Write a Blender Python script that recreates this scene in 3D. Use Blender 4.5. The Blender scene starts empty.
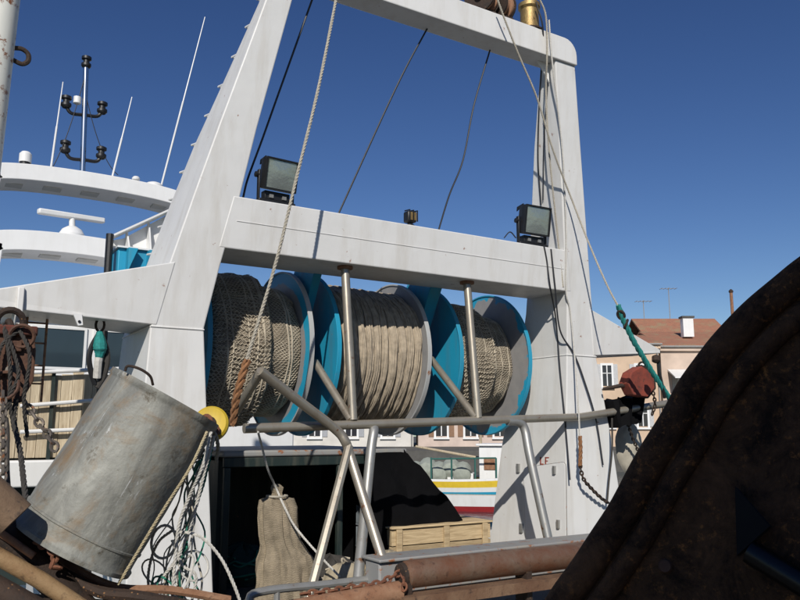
import bpy, bmesh, math, random
from mathutils import Vector, Matrix, noise
R = math.radians
random.seed(7)
S = bpy.context.scene
COL = S.collection

# ------------------------------------------------------------------ camera
# World frame: X across the trawler (port -> starboard), Y towards its bow, Z up.
# The portal gantry stands on Y = 0, quay at Z = 0, the photographer on the quay astern.
CAM = Vector((-4.75, -7.2, 1.65))
PITCH, YAW, FPX = R(9.5), R(32), 780.0
cd = bpy.data.cameras.new('camera')
cam = bpy.data.objects.new('camera', cd); COL.objects.link(cam)
cam.location = CAM
cam.rotation_euler = (R(90) + PITCH, 0, -YAW)
cd.sensor_width = 36; cd.lens = 36 * FPX / 800
cd.clip_start = .05; cd.clip_end = 3000
S.camera = cam
S.render.resolution_x, S.render.resolution_y = 1024, 768

# ------------------------------------------------------------------ sky, sun, exposure
SUN_EL = R(33)
TRAVEL = Vector((.60, .80, 0)).normalized()          # horizontal direction the light travels
w = bpy.data.worlds.new('World'); S.world = w; w.use_nodes = True
nt = w.node_tree; nt.nodes.clear()
sk = nt.nodes.new('ShaderNodeTexSky'); sk.sky_type = 'NISHITA'; sk.sun_disc = False
sk.sun_elevation = SUN_EL; sk.sun_rotation = math.atan2(-TRAVEL.x, -TRAVEL.y)
sk.altitude = 0; sk.air_density = 1.0; sk.dust_density = .05; sk.ozone_density = 2.6
bg = nt.nodes.new('ShaderNodeBackground'); bg.inputs[1].default_value = .0535
wo = nt.nodes.new('ShaderNodeOutputWorld')
hs_ = nt.nodes.new('ShaderNodeGamma'); hs_.inputs['Gamma'].default_value = 1.2      # deep polarised-looking blue all over the sky
nt.links.new(sk.outputs[0], hs_.inputs['Color']); hv_ = nt.nodes.new('ShaderNodeHueSaturation'); hv_.inputs['Hue'].default_value = .512; hv_.inputs['Saturation'].default_value = 1.13
nt.links.new(hs_.outputs[0], hv_.inputs['Color']); nt.links.new(hv_.outputs[0], bg.inputs[0]); nt.links.new(bg.outputs[0], wo.inputs[0])
sd = bpy.data.lights.new('sun', 'SUN'); sd.energy = 4.6; sd.angle = R(.5); sd.color = (1, .95, .87)
sun = bpy.data.objects.new('sun', sd); COL.objects.link(sun)
ldir = Vector((TRAVEL.x * math.cos(SUN_EL), TRAVEL.y * math.cos(SUN_EL), -math.sin(SUN_EL)))
sun.rotation_euler = ldir.to_track_quat('-Z', 'Y').to_euler()
sun.location = (-20, -25, 25)
S.view_settings.view_transform = 'Standard'; S.view_settings.look = 'None'
S.view_settings.exposure = -.1; S.view_settings.gamma = 1

# ------------------------------------------------------------------ measuring helpers
FW = Vector((math.sin(YAW), math.cos(YAW), 0)); RT = Vector((math.cos(YAW), -math.sin(YAW), 0)); UP = Vector((0, 0, 1))
FO = FW * math.cos(PITCH) + UP * math.sin(PITCH); UU = -FW * math.sin(PITCH) + UP * math.cos(PITCH)
def ray(x, y): return FO + RT * ((x - 400) / FPX) + UU * ((300 - y) / FPX)
def aty(x, y, Y): d = ray(x, y); return CAM + d * ((Y - CAM.y) / d.y)
def atx(x, y, X): d = ray(x, y); return CAM + d * ((X - CAM.x) / d.x)
def atz(x, y, Z): d = ray(x, y); return CAM + d * ((Z - CAM.z) / d.z)
def atd(x, y, D): return CAM + ray(x, y) * D
def atp(x, y, o, n): d = ray(x, y); return CAM + d * ((o - CAM).dot(n) / d.dot(n))
V = lambda *a: Vector(a)

# ------------------------------------------------------------------ materials
MATS = {}
def nmat(name):
    m = bpy.data.materials.new(name); m.use_nodes = True
    t = m.node_tree; b = t.nodes['Principled BSDF']
    MATS[name] = m
    return m, t, b
def N(t, kind, **kw):
    n = t.nodes.new(kind)
    for k, v in kw.items():
        if k in n.inputs.keys(): n.inputs[k].default_value = v
        else: setattr(n, k, v)
    return n
def L(t, a, b): t.links.new(a, b)
def coords(t, scale=(1, 1, 1), kind='Object'):
    tc = N(t, 'ShaderNodeTexCoord'); mp = N(t, 'ShaderNodeMapping'); mp.inputs['Scale'].default_value = scale
    L(t, tc.outputs[kind], mp.inputs[0]); return mp.outputs[0]
def noi(t, vec, scale, detail=4, rough=.55, dist=0):
    n = N(t, 'ShaderNodeTexNoise'); n.inputs['Scale'].default_value = scale; n.inputs['Detail'].default_value = detail
    n.inputs['Roughness'].default_value = rough; n.inputs['Distortion'].default_value = dist
    L(t, vec, n.inputs['Vector']); return n.outputs['Fac']
def ramp(t, fac, a, b, ca=(0, 0, 0, 1), cb=(1, 1, 1, 1)):
    r = N(t, 'ShaderNodeValToRGB'); e = r.color_ramp.elements
    e[0].position = a; e[1].position = b; e[0].color = ca; e[1].color = cb
    L(t, fac, r.inputs[0]); return r.outputs[0]
def mix(t, fac, a, b, mode='MIX'):
    m = N(t, 'ShaderNodeMix', data_type='RGBA', blend_type=mode)
    for i, s in ((0, fac), (6, a), (7, b)):
        if hasattr(s, 'node'): L(t, s, m.inputs[i])
        elif i == 0: m.inputs[0].default_value = s
        else: m.inputs[i].default_value = (*s[:3], 1)
    return m.outputs[2]
def bump(t, b, h, strength=.3, dist=.01):
    n = N(t, 'ShaderNodeBump'); n.inputs['Strength'].default_value = strength; n.inputs['Distance'].default_value = dist
    L(t, h, n.inputs['Height']); L(t, n.outputs[0], b.inputs['Normal'])
def rnd(t): return N(t, 'ShaderNodeObjectInfo').outputs['Random']
def geo_pos(t, scale=(1, 1, 1)):
    g = N(t, 'ShaderNodeNewGeometry'); mp = N(t, 'ShaderNodeMapping'); mp.inputs['Scale'].default_value = scale
    L(t, g.outputs['Position'], mp.inputs[0]); return mp.outputs[0]

def paint(name, col, rough=.45, dirt=.25, dirtcol=(.33, .28, .2), rust=0., rustcol=(.16, .06, .022), wav=.15, metal=0., scale=1.):
    m, t, b = nmat(name)
    p = geo_pos(t); ps = geo_pos(t, (1, 1, .12))
    g = ramp(t, noi(t, ps, 6 * scale, 6, .65), .48, .8)
    c = mix(t, .5, col, [x * .86 for x in col]); 
    mx = c.node; L(t, noi(t, p, 2.3 * scale, 4), mx.inputs[0])
    mm = N(t, 'ShaderNodeMath', operation='MULTIPLY'); L(t, g, mm.inputs[0]); mm.inputs[1].default_value = dirt
    c = mix(t, mm.outputs[0], c, dirtcol)
    rg = .0
    if rust > 0:
        rf = ramp(t, noi(t, p, 9 * scale, 9, .68, .3), .70 - rust * .35, .76 - rust * .33)
        rc = mix(t, .5, rustcol, [x * 2.2 for x in rustcol]); L(t, noi(t, p, 40 * scale, 3), rc.node.inputs[0])
        c = mix(t, rf, c, rc)
    L(t, c, b.inputs['Base Color'])
    rr = N(t, 'ShaderNodeMapRange'); L(t, noi(t, p, 7 * scale, 5), rr.inputs[0])
    rr.inputs[3].default_value = rough - .1; rr.inputs[4].default_value = rough + .15
    L(t, rr.outputs[0], b.inputs['Roughness']); b.inputs['Metallic'].default_value = metal
    bump(t, b, noi(t, p, 3.5 * scale, 5, .5), wav, .02)
    return m
def rusty(name, a, bb, c2, rough=.8, sc=1., spots=None, bs=.5, metal=0.):
    m, t, b = nmat(name); p = geo_pos(t)
    c = mix(t, .5, a, bb); L(t, ramp(t, noi(t, p, 5 * sc, 8, .7, .4), .35, .65), c.node.inputs[0])
    c = mix(t, ramp(t, noi(t, p, 22 * sc, 8, .7), .55, .7), c, c2)
    if spots:
        v = N(t, 'ShaderNodeTexVoronoi'); v.inputs['Scale'].default_value = 38 * sc; L(t, p, v.inputs['Vector'])
        sp = ramp(t, v.outputs['Distance'], .12, .22, (1, 1, 1, 1), (0, 0, 0, 1))
        k = N(t, 'ShaderNodeMath', operation='MULTIPLY'); L(t, sp, k.inputs[0]); L(t, ramp(t, noi(t, p, 6 * sc, 4), .5, .62), k.inputs[1])
        c = mix(t, k.outputs[0], c, spots)
    L(t, c, b.inputs['Base Color']); b.inputs['Roughness'].default_value = rough; b.inputs['Metallic'].default_value = metal
    bump(t, b, noi(t, p, 30 * sc, 8, .7), bs, .012)
    return m
def plain(name, col, rough=.6, var=.25, sc=8, bs=.2, metal=0., spread=0.):
    m, t, b = nmat(name); p = geo_pos(t)
    c = mix(t, .5, col, [x * (1 - var) for x in col]); L(t, ramp(t, noi(t, p, sc, 5), .3, .7), c.node.inputs[0])
    if spread:
        h = N(t, 'ShaderNodeHueSaturation'); mr = N(t, 'ShaderNodeMapRange'); L(t, rnd(t), mr.inputs[0])
        mr.inputs[3].default_value = 1 - spread; mr.inputs[4].default_value = 1 + spread
        L(t, mr.outputs[0], h.inputs['Value']); L(t, c, h.inputs['Color']); c = h.outputs[0]
    L(t, c, b.inputs['Base Color']); b.inputs['Roughness'].default_value = rough; b.inputs['Metallic'].default_value = metal
    bump(t, b, noi(t, p, sc * 5, 4), bs, .004)
    return m

white = paint('white_paint', (.74, .735, .715), .42, .42, (.42, .37, .29), rust=.14, wav=.3)
white2 = paint('white_paint_clean', (.78, .78, .77), .4, .12)
teal = paint('teal_blue_paint', (.014, .30, .48), .5, .55, (.1, .13, .14), rust=.1)
galv = paint('galvanised_steel', (.36, .36, .345), .45, .5, (.2, .16, .11), rust=.28, rustcol=(.12, .06, .03), metal=.55)
stain = paint('stainless_pipe', (.42, .38, .31), .38, .5, (.22, .15, .09), rust=.25, rustcol=(.14, .06, .03), metal=.6)
black = plain('black_enamel', (.012, .012, .013), .45, .3)
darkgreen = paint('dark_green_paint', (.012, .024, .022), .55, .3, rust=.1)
rollm = rusty('worn_orange_steel', (.17, .072, .038), (.20, .14, .10), (.085, .042, .028), .48, .8, None, .4, .3)
darkrust2 = rusty('brown_beam_steel', (.13, .065, .035), (.2, .12, .07), (.06, .035, .025), .7)
rust = rusty('rusted_steel', (.20, .085, .04), (.30, .17, .10), (.09, .045, .03), .85)
rustred = rusty('red_lead_rust', (.26, .05, .028), (.15, .035, .024), (.05, .028, .02), .85)
darkrust = rusty('dark_rusted_steel', (.022, .014, .010), (.045, .024, .014), (.014, .011, .010), .8, 1., (.32, .16, .06), .7)
chainrust = rusty('chain_rust', (.13, .05, .028), (.2, .08, .04), (.05, .025, .02), .9)
palegrey = paint('pale_grey_paint', (.52, .52, .50), .5, .2)
blockrust = rusty('block_brown_rust', (.07, .03, .018), (.12, .055, .03), (.035, .018, .014), .75)
chaing = paint('worn_chain', (.13, .11, .095), .6, .5, rust=.4, metal=.5)
gray = paint('grey_paint', (.27, .27, .265), .55, .7, rust=.36)
brass = rusty('worn_brass', (.42, .30, .12), (.25, .16, .07), (.12, .07, .03), .45, metal=.6)
rope_m = plain('rope_pale', (.48, .44, .36), .9, .35, 60, .6)
rope_w = plain('rope_white', (.62, .60, .55), .9, .3, 60, .6)
rope_y = plain('rope_straw', (.48, .40, .25), .9, .3, 60, .6)
rope_g = plain('rope_green', (.02, .20, .13), .85, .3, 60, .6)
rope_o = plain('rope_orange_tarred', (.30, .14, .06), .9, .5, 40, .8)
rope_d = plain('rope_dark', (.05, .045, .04), .9, .3, 60, .6)
sling_m = plain('sling_teal', (.015, .24, .22), .8, .4, 40, .5)
wire = plain('dark_wire', (.02, .022, .028), .5, .3, 40, .3)
yellow = paint('yellow_plastic', (.60, .42, .03), .5, .7, (.2, .12, .04))
net_a = plain('net_twine_grey', (.54, .47, .36), .95, .45, 7, .8)
net_b = plain('net_twine_tan', (.44, .365, .27), .95, .4, 14, .8)
net_core = plain('net_mass_shade_toned', (.22, .18, .13), .95, .45, 25, 1.)  # darker than the twine: shade between the strands put into the colour
canvas = plain('sack_canvas', (.40, .34, .24), .95, .3, 10, .6)
def weave():
    m, t, b = nmat('fine_net_cloth'); p = geo_pos(t)
    c = mix(t, .5, (.33, .27, .19), (.17, .14, .095)); L(t, ramp(t, noi(t, p, 7, 8, .7), .35, .7), c.node.inputs[0])
    wv = N(t, 'ShaderNodeTexWave', bands_direction='Z'); wv.inputs['Scale'].default_value = 24; wv.inputs['Distortion'].default_value = 9.; wv.inputs['Detail'].default_value = 3; L(t, p, wv.inputs['Vector'])
    L(t, c, b.inputs['Base Color']); b.inputs['Roughness'].default_value = .95
    h = N(t, 'ShaderNodeMath', operation='ADD'); L(t, wv.outputs['Fac'], h.inputs[0]); L(t, noi(t, p, 60, 5, .7), h.inputs[1])
    bump(t, b, h.outputs[0], .45, .01); return m
netcloth = weave()
tarp = plain('black_tarpaulin', (.006, .006, .007), .9, .4, 5, .5)
tarp.node_tree.nodes['Principled BSDF'].inputs['Specular IOR Level'].default_value = .08
hullw = paint('hull_white', (.76, .76, .75), .4, .2, rust=.05)
hully = plain('hull_yellow', (.66, .46, .03), .45, .15)
hullr = plain('hull_red', (.28, .015, .018), .5, .2)
glassm, t_, b_ = nmat('cabin_glass'); b_.inputs['Base Color'].default_value = (.03, .045, .055, 1); b_.inputs['Roughness'].default_value = .06
pglass, t_, b_ = nmat('dark_window_glass'); b_.inputs['Base Color'].default_value = (.03, .03, .035, 1); b_.inputs['Roughness'].default_value = .12
lens, t_, b_ = nmat('lamp_lens')
b_.inputs['Base Color'].default_value = (.30, .34, .32, 1); b_.inputs['Roughness'].default_value = .22; b_.inputs['Metallic'].default_value = .5; b_.inputs['Coat Weight'].default_value = .6; b_.inputs['Coat Roughness'].default_value = .05
bump(t_, b_, noi(t_, geo_pos(t_), 14, 2), .25, .02)
chrome, t_, b_ = nmat('polished_steel'); b_.inputs['Base Color'].default_value = (.6, .6, .6, 1); b_.inputs['Metallic'].default_value = 1; b_.inputs['Roughness'].default_value = .22

def wood(name, col, along=2):
    m, t, b = nmat(name)
    sc = [14, 14, 14]; sc[along] = 1.2
    p = geo_pos(t, sc)
    c = mix(t, .5, col, [col[0] * .55, col[1] * .5, col[2] * .45]); L(t, ramp(t, noi(t, p, 3, 6, .6, .6), .35, .75), c.node.inputs[0])
    h = N(t, 'ShaderNodeHueSaturation'); mr = N(t, 'ShaderNodeMapRange'); L(t, rnd(t), mr.inputs[0])
    mr.inputs[3].default_value = .72; mr.inputs[4].default_value = 1.15
    L(t, mr.outputs[0], h.inputs['Value']); L(t, c, h.inputs['Color'])
    L(t, h.outputs[0], b.inputs['Base Color']); b.inputs['Roughness'].default_value = .85
    bump(t, b, noi(t, p, 8, 4), .4, .006)
    return m
plank = wood('weathered_plank', (.58, .49, .35))
crate_w = wood('crate_plywood', (.60, .46, .27), 0)

def barrel_mat():
    m, t, b = nmat('battered_galvanised_sheet'); p = coords(t); ps = coords(t, (1, 1, .3))
    c = mix(t, .5, (.145, .145, .13), (.31, .31, .275)); L(t, ramp(t, noi(t, ps, 6, 9, .7, .8), .35, .66), c.node.inputs[0])
    c = mix(t, ramp(t, noi(t, p, 3.6, 8, .68, .6), .50, .70), c, (.20, .125, .055))
    c = mix(t, ramp(t, noi(t, p, 9, 9, .75, .3), .58, .68), c, (.10, .085, .06))
    pk = coords(t, (1, 1, .14))
    k = N(t, 'ShaderNodeMath', operation='MULTIPLY'); L(t, ramp(t, noi(t, pk, 15, 9, .8, 1.2), .585, .615), k.inputs[0]); L(t, ramp(t, noi(t, p, 2.4, 3), .52, .62), k.inputs[1])
    c = mix(t, k.outputs[0], c, (.62, .63, .63))
    c = mix(t, ramp(t, noi(t, p, 24, 8, .7), .69, .73), c, (.58, .58, .55))
    L(t, c, b.inputs['Base Color']); b.inputs['Metallic'].default_value = .08
    rr = N(t, 'ShaderNodeMapRange'); L(t, noi(t, p, 6, 5), rr.inputs[0]); rr.inputs[3].default_value = .5; rr.inputs[4].default_value = .8
    L(t, rr.outputs[0], b.inputs['Roughness'])
    bump(t, b, noi(t, p, 4.2, 7, .6), .6, .03)
    return m
barrel_m = barrel_mat()

def flange_mat(thr, amp):
    m, t, b = nmat('teal_paint_scraped_to_steel_%d' % (thr * 100)); p = coords(t)
    # objects have their origin on the drum axis: the twine scours the paint off inside a ragged ring
    vl = N(t, 'ShaderNodeVectorMath', operation='LENGTH'); mp = p.node; mp.inputs['Scale'].default_value = (0, 1, 1); L(t, p, vl.inputs[0])
    s = N(t, 'ShaderNodeMath', operation='MULTIPLY_ADD'); L(t, noi(t, geo_pos(t), 4, 6, .6), s.inputs[0]); s.inputs[1].default_value = amp; L(t, vl.outputs['Value'], s.inputs[2])
    mr = N(t, 'ShaderNodeMapRange'); L(t, s.outputs[0], mr.inputs[0]); mr.inputs[1].default_value = thr + amp / 2; mr.inputs[2].default_value = thr + amp / 2 + .02; f = mr.outputs[0]
    st = mix(t, .5, (.20, .20, .205), (.32, .31, .30)); L(t, noi(t, geo_pos(t), 8, 5), st.node.inputs[0])
    c = mix(t, f, st, (.014, .30, .48))
    L(t, c, b.inputs['Base Color']); b.inputs['Roughness'].default_value = .5
    return m
scraped = [flange_mat(.80, .15), flange_mat(1.4, .2), flange_mat(.89, .45)]
rimgrey = paint('worn_rim_steel', (.42, .43, .43), .5, .3, rust=.2)

def tile_mat():
    m, t, b = nmat('clay_roof_tiles'); p = geo_pos(t)
    c = mix(t, .5, (.40, .17, .10), (.28, .14, .09)); L(t, ramp(t, noi(t, p, 3, 6, .7), .3, .7), c.node.inputs[0])
    c = mix(t, ramp(t, noi(t, p, 1.1, 5), .5, .72), c, (.30, .22, .13))
    L(t, c, b.inputs['Base Color']); b.inputs['Roughness'].default_value = .9
    wv = N(t, 'ShaderNodeTexWave'); wv.inputs['Scale'].default_value = 1.6; uvn = N(t, 'ShaderNodeTexCoord'); L(t, uvn.outputs['Object'], wv.inputs['Vector'])
    bump(t, b, wv.outputs['Fac'], .6, .08)
    return m
tiles = tile_mat()
def stucco(name, col):
    return plain(name, col, .9, .22, .9, .2)

def water_mat():
    m, t, b = nmat('harbour_water'); p = geo_pos(t)
    b.inputs['Base Color'].default_value = (.012, .035, .045, 1); b.inputs['Roughness'].default_value = .08
    a = noi(t, p, 1.4, 6, .6, .5); bump(t, b, a, .5, .12)
    return m
water_m = water_mat()
def stone_mat():
    m, t, b = nmat('quay_concrete'); p = geo_pos(t)
    c = mix(t, .5, (.11, .105, .095), (.06, .057, .052)); L(t, ramp(t, noi(t, p, 1.2, 8, .7), .3, .7), c.node.inputs[0])
    L(t, c, b.inputs['Base Color']); b.inputs['Roughness'].default_value = .9
    bump(t, b, noi(t, p, 18, 8, .7), .4, .02); return m
stone_m = stone_mat()

# ------------------------------------------------------------------ mesh builder
def spl(pts, k=6):
    pts = [Vector(p) for p in pts]; out = []
    P_ = [pts[0] * 2 - pts[1]] + pts + [pts[-1] * 2 - pts[-2]]
    for i in range(1, len(P_) - 2):
        a, b, c, d = P_[i - 1:i + 3]
        for j in range(k):
            s = j / k
            out.append(.5 * ((2 * b) + (c - a) * s + (2 * a - 5 * b + 4 * c - d) * s * s + (3 * b - a - 3 * c + d) * s ** 3))
    out.append(pts[-1]); return out
def sag(a, b, s, n=14):
    return [a.lerp(b, i / n) - UP * (4 * s * (i / n) * (1 - i / n)) for i in range(n + 1)]
class MB:
    def __init__(self): self.v = []; self.f = []
    def hexa(self, p):                      # 8 points: bottom ring ccw, then top ring
        n = len(self.v); self.v += [tuple(q) for q in p]
        for f in ((3, 2, 1, 0), (4, 5, 6, 7), (0, 1, 5, 4), (1, 2, 6, 5), (2, 3, 7, 6), (3, 0, 4, 7)): self.f.append([n + i for i in f])
        return self
    def box(self, c, s, rot=None):
        c = Vector(c); h = Vector(s) / 2; M_ = rot if rot else Matrix.Identity(3)
        q = [c + M_ @ Vector((x * h.x, y * h.y, z * h.z)) for z in (-1, 1) for x, y in ((-1, -1), (1, -1), (1, 1), (-1, 1))]
        return self.hexa(q)
    def span(self, a, b):
        a = Vector(a); b = Vector(b); return self.box((a + b) / 2, [abs(x) for x in (b - a)])
    def rings(self, rings, caps=True, closed=False):
        n0 = len(self.v); n = len(rings[0])
        for r in rings: self.v += [tuple(q) for q in r]
        m = len(rings)
        for i in range(m if closed else m - 1):
            a = n0 + i * n; b = n0 + ((i + 1) % m) * n
            for j in range(n): k = (j + 1) % n; self.f.append([a + j, a + k, b + k, b + j])
        if caps and not closed:
            self.f.append([n0 + j for j in range(n)][::-1]); self.f.append([n0 + (m - 1) * n + j for j in range(n)])
        return self
    def tube(self, pts, r, n=8, caps=True, closed=False):
        pts = [Vector(p) for p in pts]; m = len(pts)
        rr = r if hasattr(r, '__len__') else [r] * m
        rs = []; nrm = None
        for i, p in enumerate(pts):
            if closed: tg = pts[(i + 1) % m] - pts[i - 1]
            else: tg = pts[min(i + 1, m - 1)] - pts[max(i - 1, 0)]
            tg.normalize()
            if nrm is None:
                nrm = tg.cross(Vector((0, 0, 1)) if abs(tg.z) < .9 else Vector((1, 0, 0))).normalized()
            else: nrm = (nrm - tg * nrm.dot(tg)).normalized()
            bi = tg.cross(nrm)
            rs.append([p + (nrm * math.cos(2 * math.pi * j / n) + bi * math.sin(2 * math.pi * j / n)) * rr[i] for j in range(n)])
        return self.rings(rs, caps, closed)
    def rope(self, pts, r, turns=12, n=5, strands=3):
        pts = [Vector(p) for p in pts]
        ln = [0]
        for a, b in zip(pts, pts[1:]): ln.append(ln[-1] + (b - a).length)
        T = ln[-1]; pitch = r * 7; cnt = int(max(8, min(500, T / pitch * 6)))
        cl = []; k = 0
        for i in range(cnt + 1):
            d = T * i / cnt
            while k < len(pts) - 2 and ln[k + 1] < d: k += 1
            cl.append(pts[k].lerp(pts[k + 1], (d - ln[k]) / max(1e-6, ln[k + 1] - ln[k])))
        for s in range(strands):
            q = []
            for i, p in enumerate(cl):
                tg = (cl[min(i + 1, cnt)] - cl[max(i - 1, 0)]).normalized()
                a = tg.cross(Vector((.3, .5, .81))).normalized(); b = tg.cross(a)
                ph = 2 * math.pi * (i / cnt * T / pitch + s / strands)
                q.append(p + (a * math.cos(ph) + b * math.sin(ph)) * r * .5)
            self.tube(q, r * .56, n)
        return self
    def lathe(self, prof, o, ax, n=32, caps=True):      # prof: (distance along axis, radius)
        o = Vector(o); ax = Vector(ax).normalized()
        a = ax.cross(Vector((0, 0, 1)) if abs(ax.z) < .9 else Vector((1, 0, 0))).normalized(); b = ax.cross(a)
        return self.rings([[o + ax * d + (a * math.cos(2 * math.pi * j / n) + b * math.sin(2 * math.pi * j / n)) * r for j in range(n)] for d, r in prof], caps)
    def prism(self, poly, off):               # planar polygon of points extruded by vector off
        off = Vector(off); return self.rings([[Vector(p) for p in poly], [Vector(p) + off for p in poly]], True)
    def torus(self, c, ax, R_, r, n=20, k=6, sx=1.):
        c = Vector(c); ax = Vector(ax).normalized(); a = ax.cross(Vector((0, 0, 1)) if abs(ax.z) < .9 else Vector((1, 0, 0))).normalized(); b = ax.cross(a)
        return self.tube([c + a * (math.cos(2 * math.pi * i / n) * R_ * sx) + b * (math.sin(2 * math.pi * i / n) * R_) for i in range(n)], r, k, closed=True)
    def chain(self, pts, L_=.06, r=.009):
        pts = [Vector(p) for p in pts]; ln = [0]
        for a, b in zip(pts, pts[1:]): ln.append(ln[-1] + (b - a).length)
        cnt = max(2, int(ln[-1] / (L_ * .72))); k = 0
        for i in range(cnt):
            d = ln[-1] * (i + .5) / cnt
            while k < len(pts) - 2 and ln[k + 1] < d: k += 1
            tg = (pts[k + 1] - pts[k]).normalized(); c = pts[k].lerp(pts[k + 1], (d - ln[k]) / (ln[k + 1] - ln[k]))
            s = tg.cross(Vector((.2, .4, .9))).normalized()
            if i % 2: s = tg.cross(s)
            q = []
            for j in range(10):
                an = 2 * math.pi * j / 10; q.append(c + tg * (math.cos(an) * L_ * .5) + s * (math.sin(an) * L_ * .3))
            self.tube(q, r, 5, closed=True)
        return self
    def build(self, name, mat, parent=None, origin=None, smooth=True, bev=0, ang=35):
        o_ = Vector(origin) if origin is not None else Vector((0, 0, 0))
        me = bpy.data.meshes.new(name); me.from_pydata([tuple(Vector(p) - o_) for p in self.v], [], self.f); me.validate()
        bm = bmesh.new(); bm.from_mesh(me); bmesh.ops.recalc_face_normals(bm, faces=bm.faces[:]); bm.to_mesh(me); bm.free()
        me.materials.append(mat)
        if smooth:
            me.shade_smooth(); me.set_sharp_from_angle(angle=R(ang))
        ob = bpy.data.objects.new(name, me); COL.objects.link(ob)
        if parent is not None:
            ob.parent = parent; ob.location = o_ - WORLD[parent.name]
        else: ob.location = o_
        WORLD[ob.name] = o_.copy()
        if bev:
            md = ob.modifiers.new('bevel', 'BEVEL'); md.width = bev; md.segments = 2; md.limit_method = 'ANGLE'; md.angle_limit = R(40)
        return ob
WORLD = {}
def tag(o, label=None, cat=None, group=None, kind=None):
    if label: o['label'] = label
    if cat: o['category'] = cat
    if group: o['group'] = group
    if kind: o['kind'] = kind
    return o
def thing(name, loc, label, cat, group=None):
    o = bpy.data.objects.new(name, None); COL.objects.link(o); o.location = loc; o.empty_display_size = .1
    WORLD[o.name] = Vector(loc)
    return tag(o, label, cat, group)
def lerp_tab(tab, z):
    tab = sorted(tab)
    if z <= tab[0][0]: i = 0
    elif z >= tab[-1][0]: i = len(tab) - 2
    else: i = max(k for k in range(len(tab) - 1) if tab[k][0] <= z)
    (a, va), (b, vb) = tab[i], tab[i + 1]
    return va + (vb - va) * (z - a) / (b - a)

# ================================================================== SETTING
wt = MB(); wt.v = [(-1500, -1500, -1.0), (1500, -1500, -1.0), (1500, 1500, -1.0), (-1500, 1500, -1.0)]; wt.f = [[0, 1, 2, 3]]
tag(wt.build('water', water_m), kind='structure')
tag(MB().span((-40, -45, -2.5), (40, -2.25, 0)).build('quay', stone_m, bev=.04), kind='structure')
Q0 = CAM + FW * 52; Q0.z = 0
def Q(r, f, z): p = Q0 + RT * r + FW * f; p.z = z; return p
fq = MB(); fq.hexa([Q(-160, 0, -2.5), Q(160, 0, -2.5), Q(160, 120, -2.5), Q(-160, 120, -2.5), Q(-160, 0, .35), Q(160, 0, .35), Q(160, 120, .35), Q(-160, 120, .35)])
tag(fq.build('far_quay', stone_m), kind='structure')

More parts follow.
